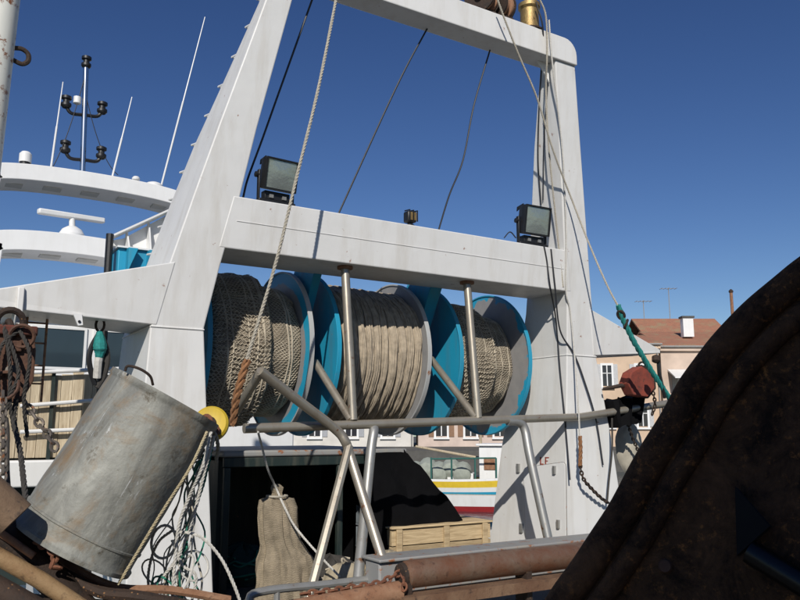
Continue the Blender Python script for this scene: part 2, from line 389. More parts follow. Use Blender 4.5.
# ------------------------------------------------------------------ houses across the harbour
def house(label, r0, r1, f0, depth, zt, ridge, col, wins, parap=None, shutter=(.35, .36, .38), ridge_dir='r', extra=None):
    root = thing('house', Q((r0 + r1) / 2, f0, .35), label, 'house')
    cm = stucco('stucco_%d' % len(MATS), col)
    MB().hexa([Q(r0, f0, .352), Q(r1, f0, .352), Q(r1, f0 + depth, .352), Q(r0, f0 + depth, .352), Q(r0, f0, zt), Q(r1, f0, zt), Q(r1, f0 + depth, zt), Q(r0, f0 + depth, zt)]).build('wall', cm, root)
    sm = plain('shutter_%d' % len(MATS), shutter, .7, .2)
    e = .35; f1 = f0 - e; f2 = f0 + depth + e; fm = f0 + depth / 2; z0 = zt + .03
    rf = MB()
    if ridge_dir == 'r':
        rf.rings([[Q(x, f1, z0), Q(x, fm, ridge), Q(x, f2, z0), Q(x, f2, z0 + .18), Q(x, fm, ridge + .18), Q(x, f1, z0 + .18)] for x in (r0 - .2, r1 + .2)])
    else:
        rm = (r0 + r1) / 2
        rf.rings([[Q(r0 - .25, y, z0), Q(rm, y, ridge), Q(r1 + .25, y, z0), Q(r1 + .25, y, z0 + .18), Q(rm, y, ridge + .18), Q(r0 - .25, y, z0 + .18)] for y in (f1, f2)])
        MB().prism([Q(r0, f0 + .02, zt), Q(r1, f0 + .02, zt), Q(rm, f0 + .02, ridge - .1)], FW * (depth - .04)).build('gable', cm, root)
    roof = rf.build('roof', tiles, root, smooth=False)
    MB().hexa([Q(r0 - .1, f0 - .28, zt - .3), Q(r1 + .1, f0 - .28, zt - .3), Q(r1 + .1, f0 - .005, zt - .3), Q(r0 - .1, f0 - .005, zt - .3),
               Q(r0 - .1, f0 - .28, zt - .04), Q(r1 + .1, f0 - .28, zt - .04), Q(r1 + .1, f0 - .005, zt - .04), Q(r0 - .1, f0 - .005, zt - .04)]).build('cornice', cm, root)
    MB().tube([Q(r0 - .2, f1 - .05, z0 + .02), Q(r1 + .2, f1 - .05, z0 + .02)], .09, 8).build('gutter', gray, root)
    MB().tube([Q(r1 - .15, f0 - .12, .36), Q(r1 - .15, f0 - .12, z0 - .3), Q(r1 - .15, f1 - .05, z0)], .06, 8).build('downpipe', gray, root)
    for (x, z, ww, hh) in wins:
        def slab(a, b, c, d, y0, y1): return MB().hexa([Q(a, y0, c), Q(b, y0, c), Q(b, y1, c), Q(a, y1, c), Q(a, y0, d), Q(b, y0, d), Q(b, y1, d), Q(a, y1, d)])
        wn = slab(x - ww / 2, x + ww / 2, z, z + hh, f0 - .03, f0 - .004).build('window', pglass, root)
        fr = MB()
        for a, b, c, d in ((x - ww / 2 - .16, x - ww / 2, z - .1, z + hh + .18), (x + ww / 2, x + ww / 2 + .16, z - .1, z + hh + .18), (x - ww / 2, x + ww / 2, z + hh, z + hh + .18), (x - .04, x + .04, z, z + hh), (x - ww / 2, x + ww / 2, z + hh * .6, z + hh * .6 + .06)):
            fr.hexa([Q(a, f0 - .09, c), Q(b, f0 - .09, c), Q(b, f0 - .031, c), Q(a, f0 - .031, c), Q(a, f0 - .09, d), Q(b, f0 - .09, d), Q(b, f0 - .031, d), Q(a, f0 - .031, d)])
        fr.build('frame', white2, wn); slab(x - ww / 2 - .2, x + ww / 2 + .2, z - .25, z - .101, f0 - .2, f0 - .005).build('sill', white2, wn)
        for s in (-1, 1):
            c = x + s * (ww / 2 + .16 + ww * .25); slab(c - ww * .24, c + ww * .24, z - .05, z + hh + .1, f0 - .07, f0 - .006).build('shutter', sm, wn)
    return root, roof
def Qpx(px, f): # distance along the quay row of a picture column at row depth f
    return (px - 400) / FPX * (52 + f) * (math.cos(PITCH) + 0)
W1 = [(x, z, .75, 1.7) for z in (2.0, 5.3) for x in (17.2, 20.0)]
h1, r1_ = house('apricot rendered house with white framed windows, seen past the white gantry leg', 13.2, 21.6, 13, 9, 8.7, 9.9, (.62, .46, .33), W1, shutter=(.5, .5, .5))
W2 = [(x, z, .9, 1.6) for z in (1.6, 4.6) for x in (24.0, 27.0, 30.0)]
h2, r2_ = house('low cream house with red tiled gable and white chimney behind dark curved trawl door', 22.1, 31.5, 14, 10, 8.6, 10.4, (.60, .47, .38), W2, shutter=(.42, .4, .36))
h3, r3_ = house('beige back house with weathered tile roof rising beyond the cream one', 25.2, 33.8, 27, 9, 10.6, 13.4, (.52, .42, .31), [(x, 8.6, .8, 1.4) for x in (27, 29.5, 32)])
h4, r4_ = house('pale pink house with brown shutters across the water behind the net drums', 1.5, 12.6, 13, 9, 8.2, 10.0, (.62, .50, .43), [(x, z, .9, 1.8) for z in (1.2, 4.8) for x in (3.4, 5.8, 8.2, 10.6)], shutter=(.25, .14, .08))
h5, r5_ = house('white house with grey shutters across the water behind the net drums', -12, 1.1, 13, 9, 7.8, 9.6, (.66, .63, .58), [(x, z, .9, 1.8) for z in (1.2, 4.8) for x in (-10, -7, -4, -1)])
h6, r6_ = house('ochre house far along the quay beside the curved trawl door', 32.2, 46, 14, 10, 8.6, 11.2, (.52, .38, .2), [(x, z, .9, 1.6) for z in (1.6, 4.6) for x in (34, 37, 40, 43)])
# chimneys, awning and aerials of the cream house
ch = MB().span((0, 0, 0), (1.0, .8, 1.9)).v
rotq = Matrix.Rotation(-YAW, 3, 'Z')
def qbox(r, f, z, s): return MB().box(Q(r, f, z), s, rotq)
qbox(25.3, 16.2, 10.6, (.9, .7, 1.7)).build('chimney', white2, r2_); qbox(25.3, 16.2, 11.5, (1.1, .9, .16)).build('chimney_cap', stone_m, r2_)
MB().hexa([Q(22.6, 12.2, 5.9), Q(29, 12.2, 5.9), Q(29, 13.98, 6.6), Q(22.6, 13.98, 6.6), Q(22.6, 12.2, 6.0), Q(29, 12.2, 6.0), Q(29, 13.98, 6.75), Q(22.6, 13.98, 6.75)]).build('awning', white2, h2)
def aerial(r, f, z, h, label, n=5):
    t = thing('tv_aerial', Q(r, f, z), label, 'aerial', 'rooftop aerials')
    MB().tube([Q(r, f, z), Q(r, f, z + h)], .045, 6).build('pole', gray, t)
    m = MB().tube([Q(r - .9, f, z + h - .15), Q(r + .9, f, z + h - .1)], .03, 5)
    for i in range(n): m.tube([Q(r - .8 + 1.6 * i / (n - 1), f - .5, z + h - .13), Q(r - .8 + 1.6 * i / (n - 1), f + .5, z + h - .13)], .02, 4)
    m.build('elements', gray, t)
aerial(26.4, 31.5, 13.4, 2.2, 'low rooftop aerial on the weathered tile roof ridge')
aerial(29.2, 31.5, 13.4, 3.6, 'tall rooftop aerial on the weathered tile roof ridge')
mp_ = thing('flag_pole', Q(30.6, 19, 10.4), 'pale slim pole standing on the red tiled roof', 'pole')
MB().tube([Q(30.6, 19, 10.4), Q(30.6, 19, 14.2)], .14, 8).build('pole', rust, mp_); MB().lathe([(0, .05), (.1, .2), (.25, .2), (.4, .05)], Q(30.6, 19, 14.15), (0, 0, 1), 10).build('finial', darkrust, mp_)

# ------------------------------------------------------------------ far fishing boat
def far_boat():
    c = CAM + FW * 27.5 + RT * 3.1; ax = (RT * .98 - FW * .2).normalized(); sd_ = Vector((-ax.y, ax.x, 0))
    root = thing('fishing_boat', (c.x, c.y, -1.0), 'small white fishing boat with yellow stripe and red boot top across the water', 'boat')
    LN = 8.2
    def st(s, h):       # s 0..1 stern..bow, h height above water
        x = (s - .5) * LN; full = .5 + .5 * min(1, (1 - s) / .45) if s > .55 else 1
        hb = 1.25 * (1 - max(0, (s - .45) / .55) ** 2.1) * (.80 + .2 * min(1, max(0, h) / .9)) * (.86 + .14 * min(1, s / .3))
        return x, max(hb, .03)
    def sheer(s): return 1.05 + .75 * max(0, s - .35) ** 1.6 + .12 * max(0, .25 - s)
    bands = [(-.5, 0.0, hullr, 'bottom'), (0, .16, hullr, 'boot_top'), (.16, .52, hullw, 'topside'), (.52, .60, teal, 'rubbing_strip'), (.60, .74, hullw, 'topside'), (.74, .93, hully, 'stripe'), (.93, 1.0, hullw, 'gunwale')]
    for a, b, m, nm in bands:
        for s_ in (-1, 1):
            mb = MB(); rs = []
            for i in range(25):
                s = i / 24; row = []
                for q in (a, b):
                    z = q * sheer(s) if q >= 0 else q
                    x, hb = st(s, z); p = c + ax * x + sd_ * (hb * s_); p.z = -1.0 + z; row.append(p)
                x, hb = st(s, 0); q_ = [row[0], row[1], row[1] - sd_ * (.06 * s_), row[0] - sd_ * (.06 * s_)]
                rs.append(q_)
            mb.rings(rs); mb.build(nm, m, root)
    dk = MB(); rs = []
    for i in range(25):
        s = i / 24; x, hb = st(s, .7); p = c + ax * x
        rs.append([p + sd_ * hb * .97 + UP * (-1 - p.z + .55), p - sd_ * hb * .97 + UP * (-1 - p.z + .55), p - sd_ * hb * .97 + UP * (-1 - p.z + .62), p + sd_ * hb * .97 + UP * (-1 - p.z + .62)])
    dk.rings(rs); dk.build('deck', plank, root)
    M3 = Matrix((ax, sd_, UP)).transposed()
    def lb(x, y, z, s, nm, m, par=None): return MB().box(c + ax * x + sd_ * y + UP * (-1 - c.z + z), s, M3).build(nm, m, par or root, bev=.02)
    cab = lb(.35, 0, 1.35, (1.3, 1.3, 1.55), 'cabin', hullw); lb(.35, 0, 2.17, (1.5, 1.5, .08), 'cabin_roof', white2, cab)
    for x in (.05, .62): lb(x, -.67, 1.55, (.38, .03, .42), 'window', rust, cab)
    lb(-.32, 0, 1.6, (.03, .5, .4), 'window', pglass, cab)
    lb(-1.0, .1, .95, (.9, .7, .5), 'engine_box', white2)
    m = MB()
    for i in range(5): m.lathe([(0, .05), (.1, .3), (.45, .34), (.8, .3), (.9, .05)], c + ax * (-2.6 + .42 * i) + sd_ * (-.45 + .1 * (i % 2)) + UP * (-1 - c.z + 1.1 + .13 * (i % 2)), (.5, .6, .2), 12)
    m.build('net_bundle', plain('pale_net_bundle', (.35, .38, .33), .9), root)
    m = MB()
    for x, y in ((-1.9, -.9), (-1.2, -.95), (-.4, -1.), (.3, -1.)): m.tube([c + ax * x + sd_ * y + UP * (-1 - c.z + .7), c + ax * x + sd_ * y + UP * (-1 - c.z + 1.75)], .03, 6)
    m.tube([c + ax * -1.9 + sd_ * -.9 + UP * (-1 - c.z + 1.7), c + ax * .3 + sd_ * -1. + UP * (-1 - c.z + 1.75)], .03, 6)
    m.build('rail', plain('green_rail', (.02, .12, .1), .6), root)
    MB().tube([c + ax * -.3 + UP * (-1 - c.z + .6), c + ax * -.3 + UP * (-1 - c.z + 3.6)], [.06, .04], 8).build('mast', plank, root)
    MB().tube([c + ax * -.3 + UP * (-1 - c.z + 1.7), c + ax * -2.6 + UP * (-1 - c.z + 2.1)], [.05, .04], 8).build('boom', plank, root)
far_boat()

# ================================================================== THE TRAWLER
hl = thing('trawler_hull', (0, 6, -1.0), 'white steel hull of the trawler carrying the gantry', 'boat')
DECK = -.10
def hw(y): return 3.45 if y < 8 else 3.45 * max(.02, 1 - ((y - 8) / 14) ** 2.2)
st_y = [-1.75, 0, 2, 4, 6, 8, 10, 12, 14, 16, 18, 20, 21.7]
def strip(z0, z1, k0, k1, nm, m, rise=.0):
    rs = []
    for y in st_y:
        h = hw(y); up_ = max(0, y - 9) ** 1.5 * .045
        a = [V(-h * k0, y, z0 + (up_ if rise else 0)), V(-h * k1, y, z1 + up_), V(-h * k1 + .08, y, z1 + up_), V(-h * k0 + .08, y, z0 + (up_ if rise else 0))]
        rs.append(a)
    mb = MB().rings(rs)
    for v in list(mb.v[:]): pass
    n = len(mb.v); mb.v += [(-x, y, z) for x, y, z in mb.v]; mb.f += [[i + n for i in f][::-1] for f in mb.f]
    return mb.build(nm, m, hl)
strip(-2.2, -.85, .8, .96, 'bottom', hullr); strip(-.85, .12, .96, 1, 'topside', hullw); strip(.12, .22, 1, 1, 'gunwale', teal, 1)
MB().span((-3.3, -1.75, -2.0), (3.3, -1.67, .12)).build('transom', hullw, hl)
dkm = MB(); dkm.rings([[V(-hw(y) + .09, y, DECK - .1), V(hw(y) - .09, y, DECK - .1), V(hw(y) - .09, y, DECK), V(-hw(y) + .09, y, DECK)] for y in st_y[:-1]])
dkm.build('deck', paint('deck_paint', (.07, .075, .07), .7, .5, rust=.25), hl)

# ------------------------------------------------------------------ gantry
g = thing('gantry', (0, 0, DECK), 'white steel portal gantry with tapered legs, crossbeam and side arms on trawler stern', 'gantry')
def rake(z): return -max(0, z - 2.6) * .115
LT = dict(xi=[(-.1, -2.23), (2.6, -2.44), (2.78, -2.42), (3.4, -2.29), (3.9, -2.185), (4.37, -2.11), (5.98, -1.79), (6.27, -1.73)],
          xo=[(-.1, -3.05), (2.57, -2.94), (3.19, -2.81), (4.3, -2.52), (5.9, -2.07), (6.27, -1.98)],
          yb=[(-.1, 1.5), (1.66, 1.25), (2.6, 1.1), (3.38, 1.0), (4.6, .62), (5.95, -.1), (6.27, -.15)])
RTB = dict(xi=[(-.1, 2.06), (1.41, 2.16), (2.6, 2.23), (3.28, 2.19), (3.9, 2.11), (5.15, 1.95), (6.27, 1.80)],
           xo=[(-.1, 3.2), (1.4, 2.99), (2.6, 2.74), (3.31, 2.62), (5.21, 2.31), (6.27, 2.14)],
           yb=[(-.1, 1.48), (1.66, 1.21), (3.51, .62), (5.29, .17), (6.27, -.14)])
ZL = [-.1, .7, 1.5, 2.1, 2.58, 2.6, 3.2, 3.9, 4.6, 5.3, 6.0, 6.27]
def leg(T, name):
    rs = []
    for z in ZL:
        a, b, y1, y0 = lerp_tab(T['xi'], z), lerp_tab(T['xo'], z), lerp_tab(T['yb'], z), rake(z)
        x0, x1 = min(a, b), max(a, b)
        rs.append([V(x0, y0, z), V(x1, y0, z), V(x1, y1, z), V(x0, y1, z)])
    return MB().rings(rs).build(name, white, g, bev=.012, smooth=False)
legL = leg(LT, 'leg'); legR = leg(RTB, 'leg')
# knuckle weld where the raked upper leg meets the lower leg
for T in (LT, RTB):
    a, b = lerp_tab(T['xi'], 2.59), lerp_tab(T['xo'], 2.59)
    MB().tube([V(a, -.003, 2.59), V(b, -.003, 2.59)], .008, 6).build('weld_seam', white, legL if T is LT else legR)
    s_ = 1 if T is RTB else -1
    xx = b if T is LT else a
    MB().tube([V(xx, 0, 2.59), V(xx, lerp_tab(T['yb'], 2.59), 2.59)], .008, 6).build('weld_seam', white, legL if T is LT else legR)
def yr(z, d=.004): return rake(z) - d
MBc = MB().hexa([V(-2.36, yr(3.385), 3.385), V(2.25, yr(3.385), 3.385), V(2.25, .60, 3.385), V(-2.36, .60, 3.385), V(-2.25, yr(3.90), 3.90), V(2.16, yr(3.90), 3.90), V(2.16, .55, 3.90), V(-2.25, .55, 3.90)])
beam = MBc.build('crossbeam', white, g, bev=.012, smooth=False)
MB().tube([V(-2.2, yr(3.66) - .001, 3.66), V(2.1, yr(3.66) - .001, 3.66)], .005, 5).build('weld_seam', white, beam)
# top beam with rounded ends
def topbeam():
    z0, z1, x, r = 6.272, 6.60, 2.15, .2
    po = [(-x, z0), (x, z0)]
    for i in range(7): a = R(90 * i / 6); po.append((x - r + r * math.cos(a), z1 - r + r * math.sin(a)))
    for i in range(7): a = R(90 + 90 * i / 6); po.append((-x + r + r * math.cos(a), z1 - r + r * math.sin(a)))
    rs = [[V(px_, y, z) for px_, z in po] for y in (-.455, -.135)]
    b = MB().rings(rs).build('top_beam', white, g, bev=.012, smooth=False)
    for s in (-1, 1):   # knee gusset in the inside corner
        MB().prism([V(s * 1.80, -.29, 6.272), V(s * 1.62, -.29, 6.272), V(s * 1.81, -.29, 6.02)], V(0, .02, 0)).build('gusset', white, b)
    return b
tb = topbeam()
# side arms
def arm(s, xt, z0t, z1t, T):
    x0 = lerp_tab(T['xo'], 2.6); x1 = lerp_tab(T['xo'], 3.2)
    e = -.05 * s
    p = [V(x0 + e, -.006, 2.605), V(s * xt, -.006, z0t), V(s * xt, .5, z0t), V(x0 + e, .85, 2.605), V(x1 + e, yr(3.2, .006), 3.2), V(s * xt, -.006, z1t), V(s * xt, .5, z1t), V(x1 + e, .85, 3.2)]
    return MB().hexa(p).build('side_arm', white, g, bev=.01, smooth=False)
armL = arm(-1, 4.45, 2.67, 2.75, LT); armR = arm(1, 3.98, 2.70, 2.75, RTB)
MB().span((-4.055, -.05, 2.52), (-4.005, .3, 2.84)).build('end_plate', white, armL, bev=.008)
p = aty(78, 313, -.02)
lug = MB(); lug.prism([aty(73, 313, -.02), aty(82, 314, -.02), aty(83, 325, -.02), aty(78, 325.5, -.02)], V(0, .03, 0)); lug.build('padeye', white2, armL)
MB().lathe([(0, .012), (.012, .012)], aty(79.3, 321.5, -.024) + V(0, -.006, 0), (0, 1, 0), 10).build('padeye_hole', black, armL)
# ladder rungs on the forward face of the port leg
for i in range(12):
    z = 2.9 + .29 * i; y = lerp_tab(LT['yb'], z); xo = lerp_tab(LT['xo'], z); xi = lerp_tab(LT['xi'], z)
    x0, x1 = xo + .02, xo + .26
    MB().tube([V(x0, y - .03, z), V(x0 - .03, y + .10, z + .01), V(x1, y + .10, z + .01), V(x1, y - .03, z)], .011, 6).build('rung', white, legL)
# hatch door on the inner face of the starboard leg
def rleg_x(z): return lerp_tab(RTB['xi'], z)
def on_r(px, py, off=0.):
    X = 2.1
    for _ in range(8): q = atx(px, py, X); X = rleg_x(q.z) - off
    return q
cs = [(524, 468), (566, 462), (567, 543), (527, 545)]
pl = []
q = [on_r(*c_) for c_ in cs]
for i in range(4):
    a, b, c_ = q[i - 1], q[i], q[(i + 1) % 4]
    for k in range(4):
        s = k / 3; pa = b + (a - b).normalized() * .06; pc = b + (c_ - b).normalized() * .06
        pl.append(pa.lerp(b, s).lerp(b.lerp(pc, s), s))
door = MB().prism([p_ + V(-.016, 0, 0) for p_ in pl], V(.03, 0, 0)).build('hatch_door', white2, legR, bev=.004, smooth=False)
MB().tube([p_ + V(-.004, 0, 0) for p_ in pl], .009, 6, closed=True).build('gasket', gray, door)
for hx, hy in ((519, 468), (522, 528)):
    c_ = on_r(hx, hy); MB().box(c_ + V(-.015, 0, 0), (.03, .05, .11)).build('hinge', galv, door)
for hx, hy in ((556, 470), (560, 524)):
    c_ = on_r(hx, hy); MB().box(c_ + V(-.03, 0, 0), (.03, .04, .10)).build('latch', galv, door)
redm = plain('faded_red_stencil', (.42, .10, .07), .7, .5, 60)
for (a, b, c_, d) in ((531, 455, 533, 464), (529, 455, 534.5, 456.5), (540, 457, 541.3, 465), (540, 463.5, 543.5, 465), (545, 457, 546.3, 465), (545, 457, 549, 458.3), (545, 460.5, 548, 461.5), (545, 464, 549, 465)):
    P4 = [on_r(a, b), on_r(c_, b), on_r(c_, d), on_r(a, d)]
    MB().prism([p_ + V(-.0025, 0, 0) for p_ in P4], V(.002, 0, 0)).build('stencil_stroke', redm, legR)

# ------------------------------------------------------------------ net drums
DY, DZ, DR = 1.35, 2.55, .96
def diamond(mb, X0, X1, rad, seed, sp=.027, r=.0048, zig=.0105):
    n = int(2 * math.pi * rad((X0 + X1) / 2, 0) / sp); m = int((X1 - X0) / .022)
    for j in range(n):
        pts = []
        for i in range(m + 1):
            x = X0 + (X1 - X0) * i / m; a = 2 * math.pi * j / n
            a += (zig if (i + j) % 2 else -zig) + .09 * noise.noise(V(x * 2.2, a * 1.3, seed)) + .035 * noise.noise(V(x * 8, a * 5, seed))
            rr = rad(x, a) + .004 + .006 * noise.noise(V(x * 14, a * 9, seed + 2))
            pts.append(V(x, DY + rr * math.cos(a), DZ + rr * math.sin(a)))
        mb.tube(pts, r, 4, caps=False)
def drum(X0, X1, Rn, style, seed, label, di):
    o = V((X0 + X1) / 2, DY, DZ)
    root = thing('net_drum', o, label, 'net drum', 'net drums under the gantry crossbeam')
    for s, x in ((0, X0), (1, X1)):
        prof = [(0, .1), (0, DR - .035), (-.012 if not s else .0, DR - .03), (0 if not s else 0, DR), (.035, DR), (.035, DR - .035), (.028, .1)]
        prof = [(0, .08), (0, DR - .012), (.024, DR - .012), (.024, .08)]
        m = MB().lathe(prof, V(x, DY, DZ), (1, 0, 0), 72)
        fl = m.build('flange', scraped[di] if s else teal, root, origin=V(x, DY, DZ))
        MB().lathe([(-.014, DR - .014), (-.016, DR - .002), (-.012, DR + .004), (.036, DR + .004), (.04, DR - .002), (.038, DR - .014), (-.014, DR - .014)], V(x, DY, DZ), (1, 0, 0), 72, False).build('rim', rimgrey if (s and di < 2) else teal, fl)
        for k in range(6 if s else 0):      # stiffening ribs on the outer face
            a = 2 * math.pi * k / 6 + .3; d = V(0, math.cos(a), math.sin(a)); e = V(0, -math.sin(a), math.cos(a)); xx = x + (.024 if s else 0); ox = .05 if s else -.05
            MB().hexa([V(xx, DY, DZ) + d * .15 - e * .008, V(xx, DY, DZ) + d * .88 - e * .008, V(xx, DY, DZ) + d * .88 + e * .008, V(xx, DY, DZ) + d * .15 + e * .008,
                       V(xx + ox, DY, DZ) + d * .15 - e * .008, V(xx + ox * .3, DY, DZ) + d * .88 - e * .008, V(xx + ox * .3, DY, DZ) + d * .88 + e * .008, V(xx + ox, DY, DZ) + d * .15 + e * .008]).build('rib', teal, fl)
    MB().tube([V(X0 - .12, DY, DZ), V(X1 + .12, DY, DZ)], .09, 20).build('axle', darkrust, root)
    a0, a1 = X0 + .03, X1 - .008
    def rad(x, a):
        u = (x - a0) / (a1 - a0)
        low = .035 * noise.noise(V(x * 1.7, math.cos(a) * 1.2, math.sin(a) * 1.2 + seed))
        if style == 'mesh':
            st_ = Rn - (.10 if u > .62 else 0) * min(1, (u - .62) / .06 if u > .62 else 0)
            return st_ + low + .022 * noise.noise(V(x * 7, math.cos(a) * 4, math.sin(a) * 4 + seed)) - .12 * max(0, (.12 - u) / .12) ** 2 - .05 * max(0, (u - .9) / .1) ** 2
        xs = x + .045 * noise.noise(V(math.cos(a) * 1.5, math.sin(a) * 1.5, x * 2 + seed)) + .05 * a / math.pi
        f = abs(math.sin(math.pi * (xs + .02 * noise.noise(V(x * 6, seed, 1))) / .105)) ** .6
        g_ = abs(math.sin(math.pi * xs / .034 + 1))
        return Rn + low * 1.3 + .052 * f + .012 * noise.noise(V(x * 12, math.cos(a) * 7, math.sin(a) * 7)) + .008 * g_ - .02 - .1 * max(0, (.10 - u) / .1) ** 2
    nx, na = (60, 150) if style == 'mesh' else (150, 150)
    rs = []
    for i in range(nx + 1):
        x = a0 + (a1 - a0) * i / nx
        rs.append([V(x, DY + rad(x, 2 * math.pi * j / na - math.pi) * math.cos(2 * math.pi * j / na - math.pi), DZ + rad(x, 2 * math.pi * j / na - math.pi) * math.sin(2 * math.pi * j / na - math.pi)) for j in range(na)])
    core = tag(MB().rings(rs).build('wound_net', net_core if style == 'mesh' else net_b, root), kind='stuff')
    mb = MB()
    if style == 'mesh':
        diamond(mb, a0 + .01, a0 + (a1 - a0) * .995, rad, seed)
        diamond(mb, a0 + .01, a0 + (a1 - a0) * .62, lambda x, a: rad(x, a + .4) + .01, seed + 5, .055, .006, .012)
        cn = 9
    else: cn = 46
    rg = random.Random(seed)
    for k in range(cn):
        xb = a0 + .03 + (a1 - a0 - .06) * (k + rg.random() * .8) / cn; pts = []; sl = rg.uniform(-.05, .05) * (3 if k % 6 == 0 else 1); ph = rg.uniform(0, 6)
        for j in range(80):
            a = 2 * math.pi * j / 80 - math.pi
            x = min(a1 - .01, max(a0 + .01, xb + sl * math.sin(a + ph) + .02 * noise.noise(V(k, math.cos(a) * 2, math.sin(a) * 2))))
            rr = rad(x, a) + .004; pts.append(V(x, DY + rr * math.cos(a), DZ + rr * math.sin(a)))
        mb.tube(pts, rg.uniform(.006, .012), 5, closed=True)
    tag(mb.build('twine', net_a if style == 'mesh' else net_b, root), kind='stuff')
    return root
drum(-2.26, -1.13, .84, 'mesh', 3, 'net drum with coarse grey diamond mesh net, beside the leg nearest the steel barrel', 0)
drum(-.80, .40, .80, 'wrap', 11, 'middle net drum wound with tan net in tight circular folds', 1)
drum(.87, 1.96, .76, 'mesh', 23, 'net drum with grey scraped flange beside the leg with the hatch door', 2)
# hangers that carry the axles from the crossbeam
for i, (x0, x1) in enumerate(((-1.03, -.93), (.55, .72))):
    t = thing('drum_hanger', ((x0 + x1) / 2, 1.2, 1.4), ('teal steel hanger between the mesh drum and the middle drum', 'teal steel hanger between the middle drum and the scraped flange drum')[i], 'bracket')
    MB().prism([V(x0, .56, 3.88), V(x0, 1.0, 3.62), V(x0, 1.75, 2.75), V(x0, 1.75, 2.3), V(x0, 1.5, 1.8), V(x0, 1.2, 1.8), V(x0, .95, 2.3), V(x0, .85, 2.9), V(x0, .56, 3.40)], V(x1 - x0, 0, 0)).build('side_plate', teal, t, bev=.008, smooth=False)
    MB().lathe([(0, .16), (x1 - x0 + .03, .16)], V(x0 - .015, DY, DZ), (1, 0, 0), 24).build('bearing', darkrust, t)

# ------------------------------------------------------------------ pipe guard rail in front of the drums
rail = thing('guard_rail', (0, -.1, DECK), 'galvanised pipe guard rail with bent posts and props below the net drums', 'railing')
RY = -.10
a = aty(244, 428.5, RY); b = aty(580, 417, RY); c = aty(690, 400, RY + .05); e = aty(520, 419.5, RY)
top_ = MB().tube([a, a.lerp(b, .3), a.lerp(b, .6), b, b.lerp(c, .5), c], [.047] * 6, 14).build('top_rail', stain, rail)
def bent(px, py, foot, Y1, nm='bent_post', r=.052, turn=-1, m=galv):
    q = aty(px, py, RY); f_ = aty(foot[0], foot[1], Y1)
    if f_.z < DECK: f_.z = DECK
    pts = spl([q + V(-.22 * 1, 0, 0), q + V(-.06, 0, -.01), q + V(.03, -.01, -.10), q.lerp(f_, .3), f_], 6)
    return MB().tube(pts, r, 12).build(nm, m, rail)
bent(522, 421, (552, 556), -.45)
MB().tube(spl([aty(374, 428, RY), aty(373.5, 433, RY - .04), aty(371, 450, RY - .08), aty(366, 500, -.3), aty(357, 590, -.75)], 5), .05, 12).build('bent_post', galv, rail)
for (x0, y0, x1, y1) in ((345, 266, 353, 420), (467, 284, 478, 418)):
    q = aty(x0, y0, .06); q.z = 3.386
    MB().tube([q, aty(x1, y1, RY)], .046, 12).build('hanger_pole', stain, rail)
    MB().lathe([(0, .085), (.03, .085)], q + V(0, 0, -.03), (0, 0, 1), 14).build('foot_plate', rust, rail)
for (x0, y0, x1, y1, Y0) in ((315, 362, 351, 420, .55), (431, 359, 476, 418, .75)):
    MB().tube([aty(x0, y0, Y0), aty(x1, y1, RY)], .042, 12).build('strut', stain, rail)
MB().tube(spl([aty(260, 371, -.45), aty(300, 402, -.33), aty(334, 428, -.22), aty(345, 441, -.24), aty(352, 462, -.3), aty(388, 577, -.85)], 4), .048, 12).build('prop', stain, rail)
MB().tube([aty(261, 371, -.45), aty(236, 412, .2)], .042, 12).build('prop', stain, rail)
MB().tube([aty(349, 446, -.25), aty(308, 602, -.75)], .044, 8).build('prop', stain, rail)

# ------------------------------------------------------------------ sorting shelter under the drums
sh = thing('deck_shelter', (0, 2.5, DECK), 'low dark green deck shelter with pale top beneath the net drums', 'shelter')
xr = aty(405, 450, 1.2).x; xl = aty(222, 450, 1.2).x
MB().span((xl, 1.15, 1.36), (xr, 3.6, 1.43)).build('top', gray, sh, bev=.02)
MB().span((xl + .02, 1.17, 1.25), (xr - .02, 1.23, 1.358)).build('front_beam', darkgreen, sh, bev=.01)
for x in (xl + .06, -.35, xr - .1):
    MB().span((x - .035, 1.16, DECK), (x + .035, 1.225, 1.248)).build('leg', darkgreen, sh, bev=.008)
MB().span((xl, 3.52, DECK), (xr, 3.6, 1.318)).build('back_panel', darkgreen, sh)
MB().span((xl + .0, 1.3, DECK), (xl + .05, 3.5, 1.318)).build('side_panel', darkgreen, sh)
# tarpaulin draped off its starboard end
q0 = V(xr - .05, 1.22, 1.42); q1 = aty(465, 527, 1.22); q1.z = max(q1.z, DECK + .02)
tp = MB(); rs = []
for j in range(13):
    y = 1.14 + 2.3 * j / 12; ring = []
    up_ = []; lo = []
    for i in range(15):
        s = i / 14; x = q0.x + (q1.x - q0.x) * s; z = q0.z + (q1.z - q0.z) * s + (.10 * noise.noise(V(s * 4, y * 2, 4.)) + .05 * noise.noise(V(s * 13, y * 6, 9.))) * min(1, 4 * math.sin(math.pi * s))
        up_.append(V(x, y + .03 * noise.noise(V(s * 5, y, 1)), z))
    rs.append(up_ + [V(q1.x - .02, y, DECK + .003), V(q0.x, y, DECK + .003)])
tp.rings(rs)
gr = []
for i in range(19):
    s = i / 18; col = []; x = q0.x - .6 + (q1.x - q0.x + .6) * s; s2 = max(0, (x - q0.x) / (q1.x - q0.x)); ztop = q0.z + (q1.z - q0.z) * s2 - .03 + (.05 * noise.noise(V(x * 6, 2., 5.)) + .03 * noise.noise(V(x * 19, 1., 2.))) * min(1, s2 * 5)
    for k in range(12):
        z = ztop + (DECK + .01 - ztop) * k / 11; y = 1.06 + .13 * noise.noise(V(x * 4 + z * 2.5, z * 1.0, 3)) + .03 * noise.noise(V(x * 14, z * 5, 8)) - .05 * (k / 11)
        col.append(V(x, y, z))
    gr.append(col + [p_ + V(0, .012, 0) for p_ in col[::-1]])
tp.rings(gr)
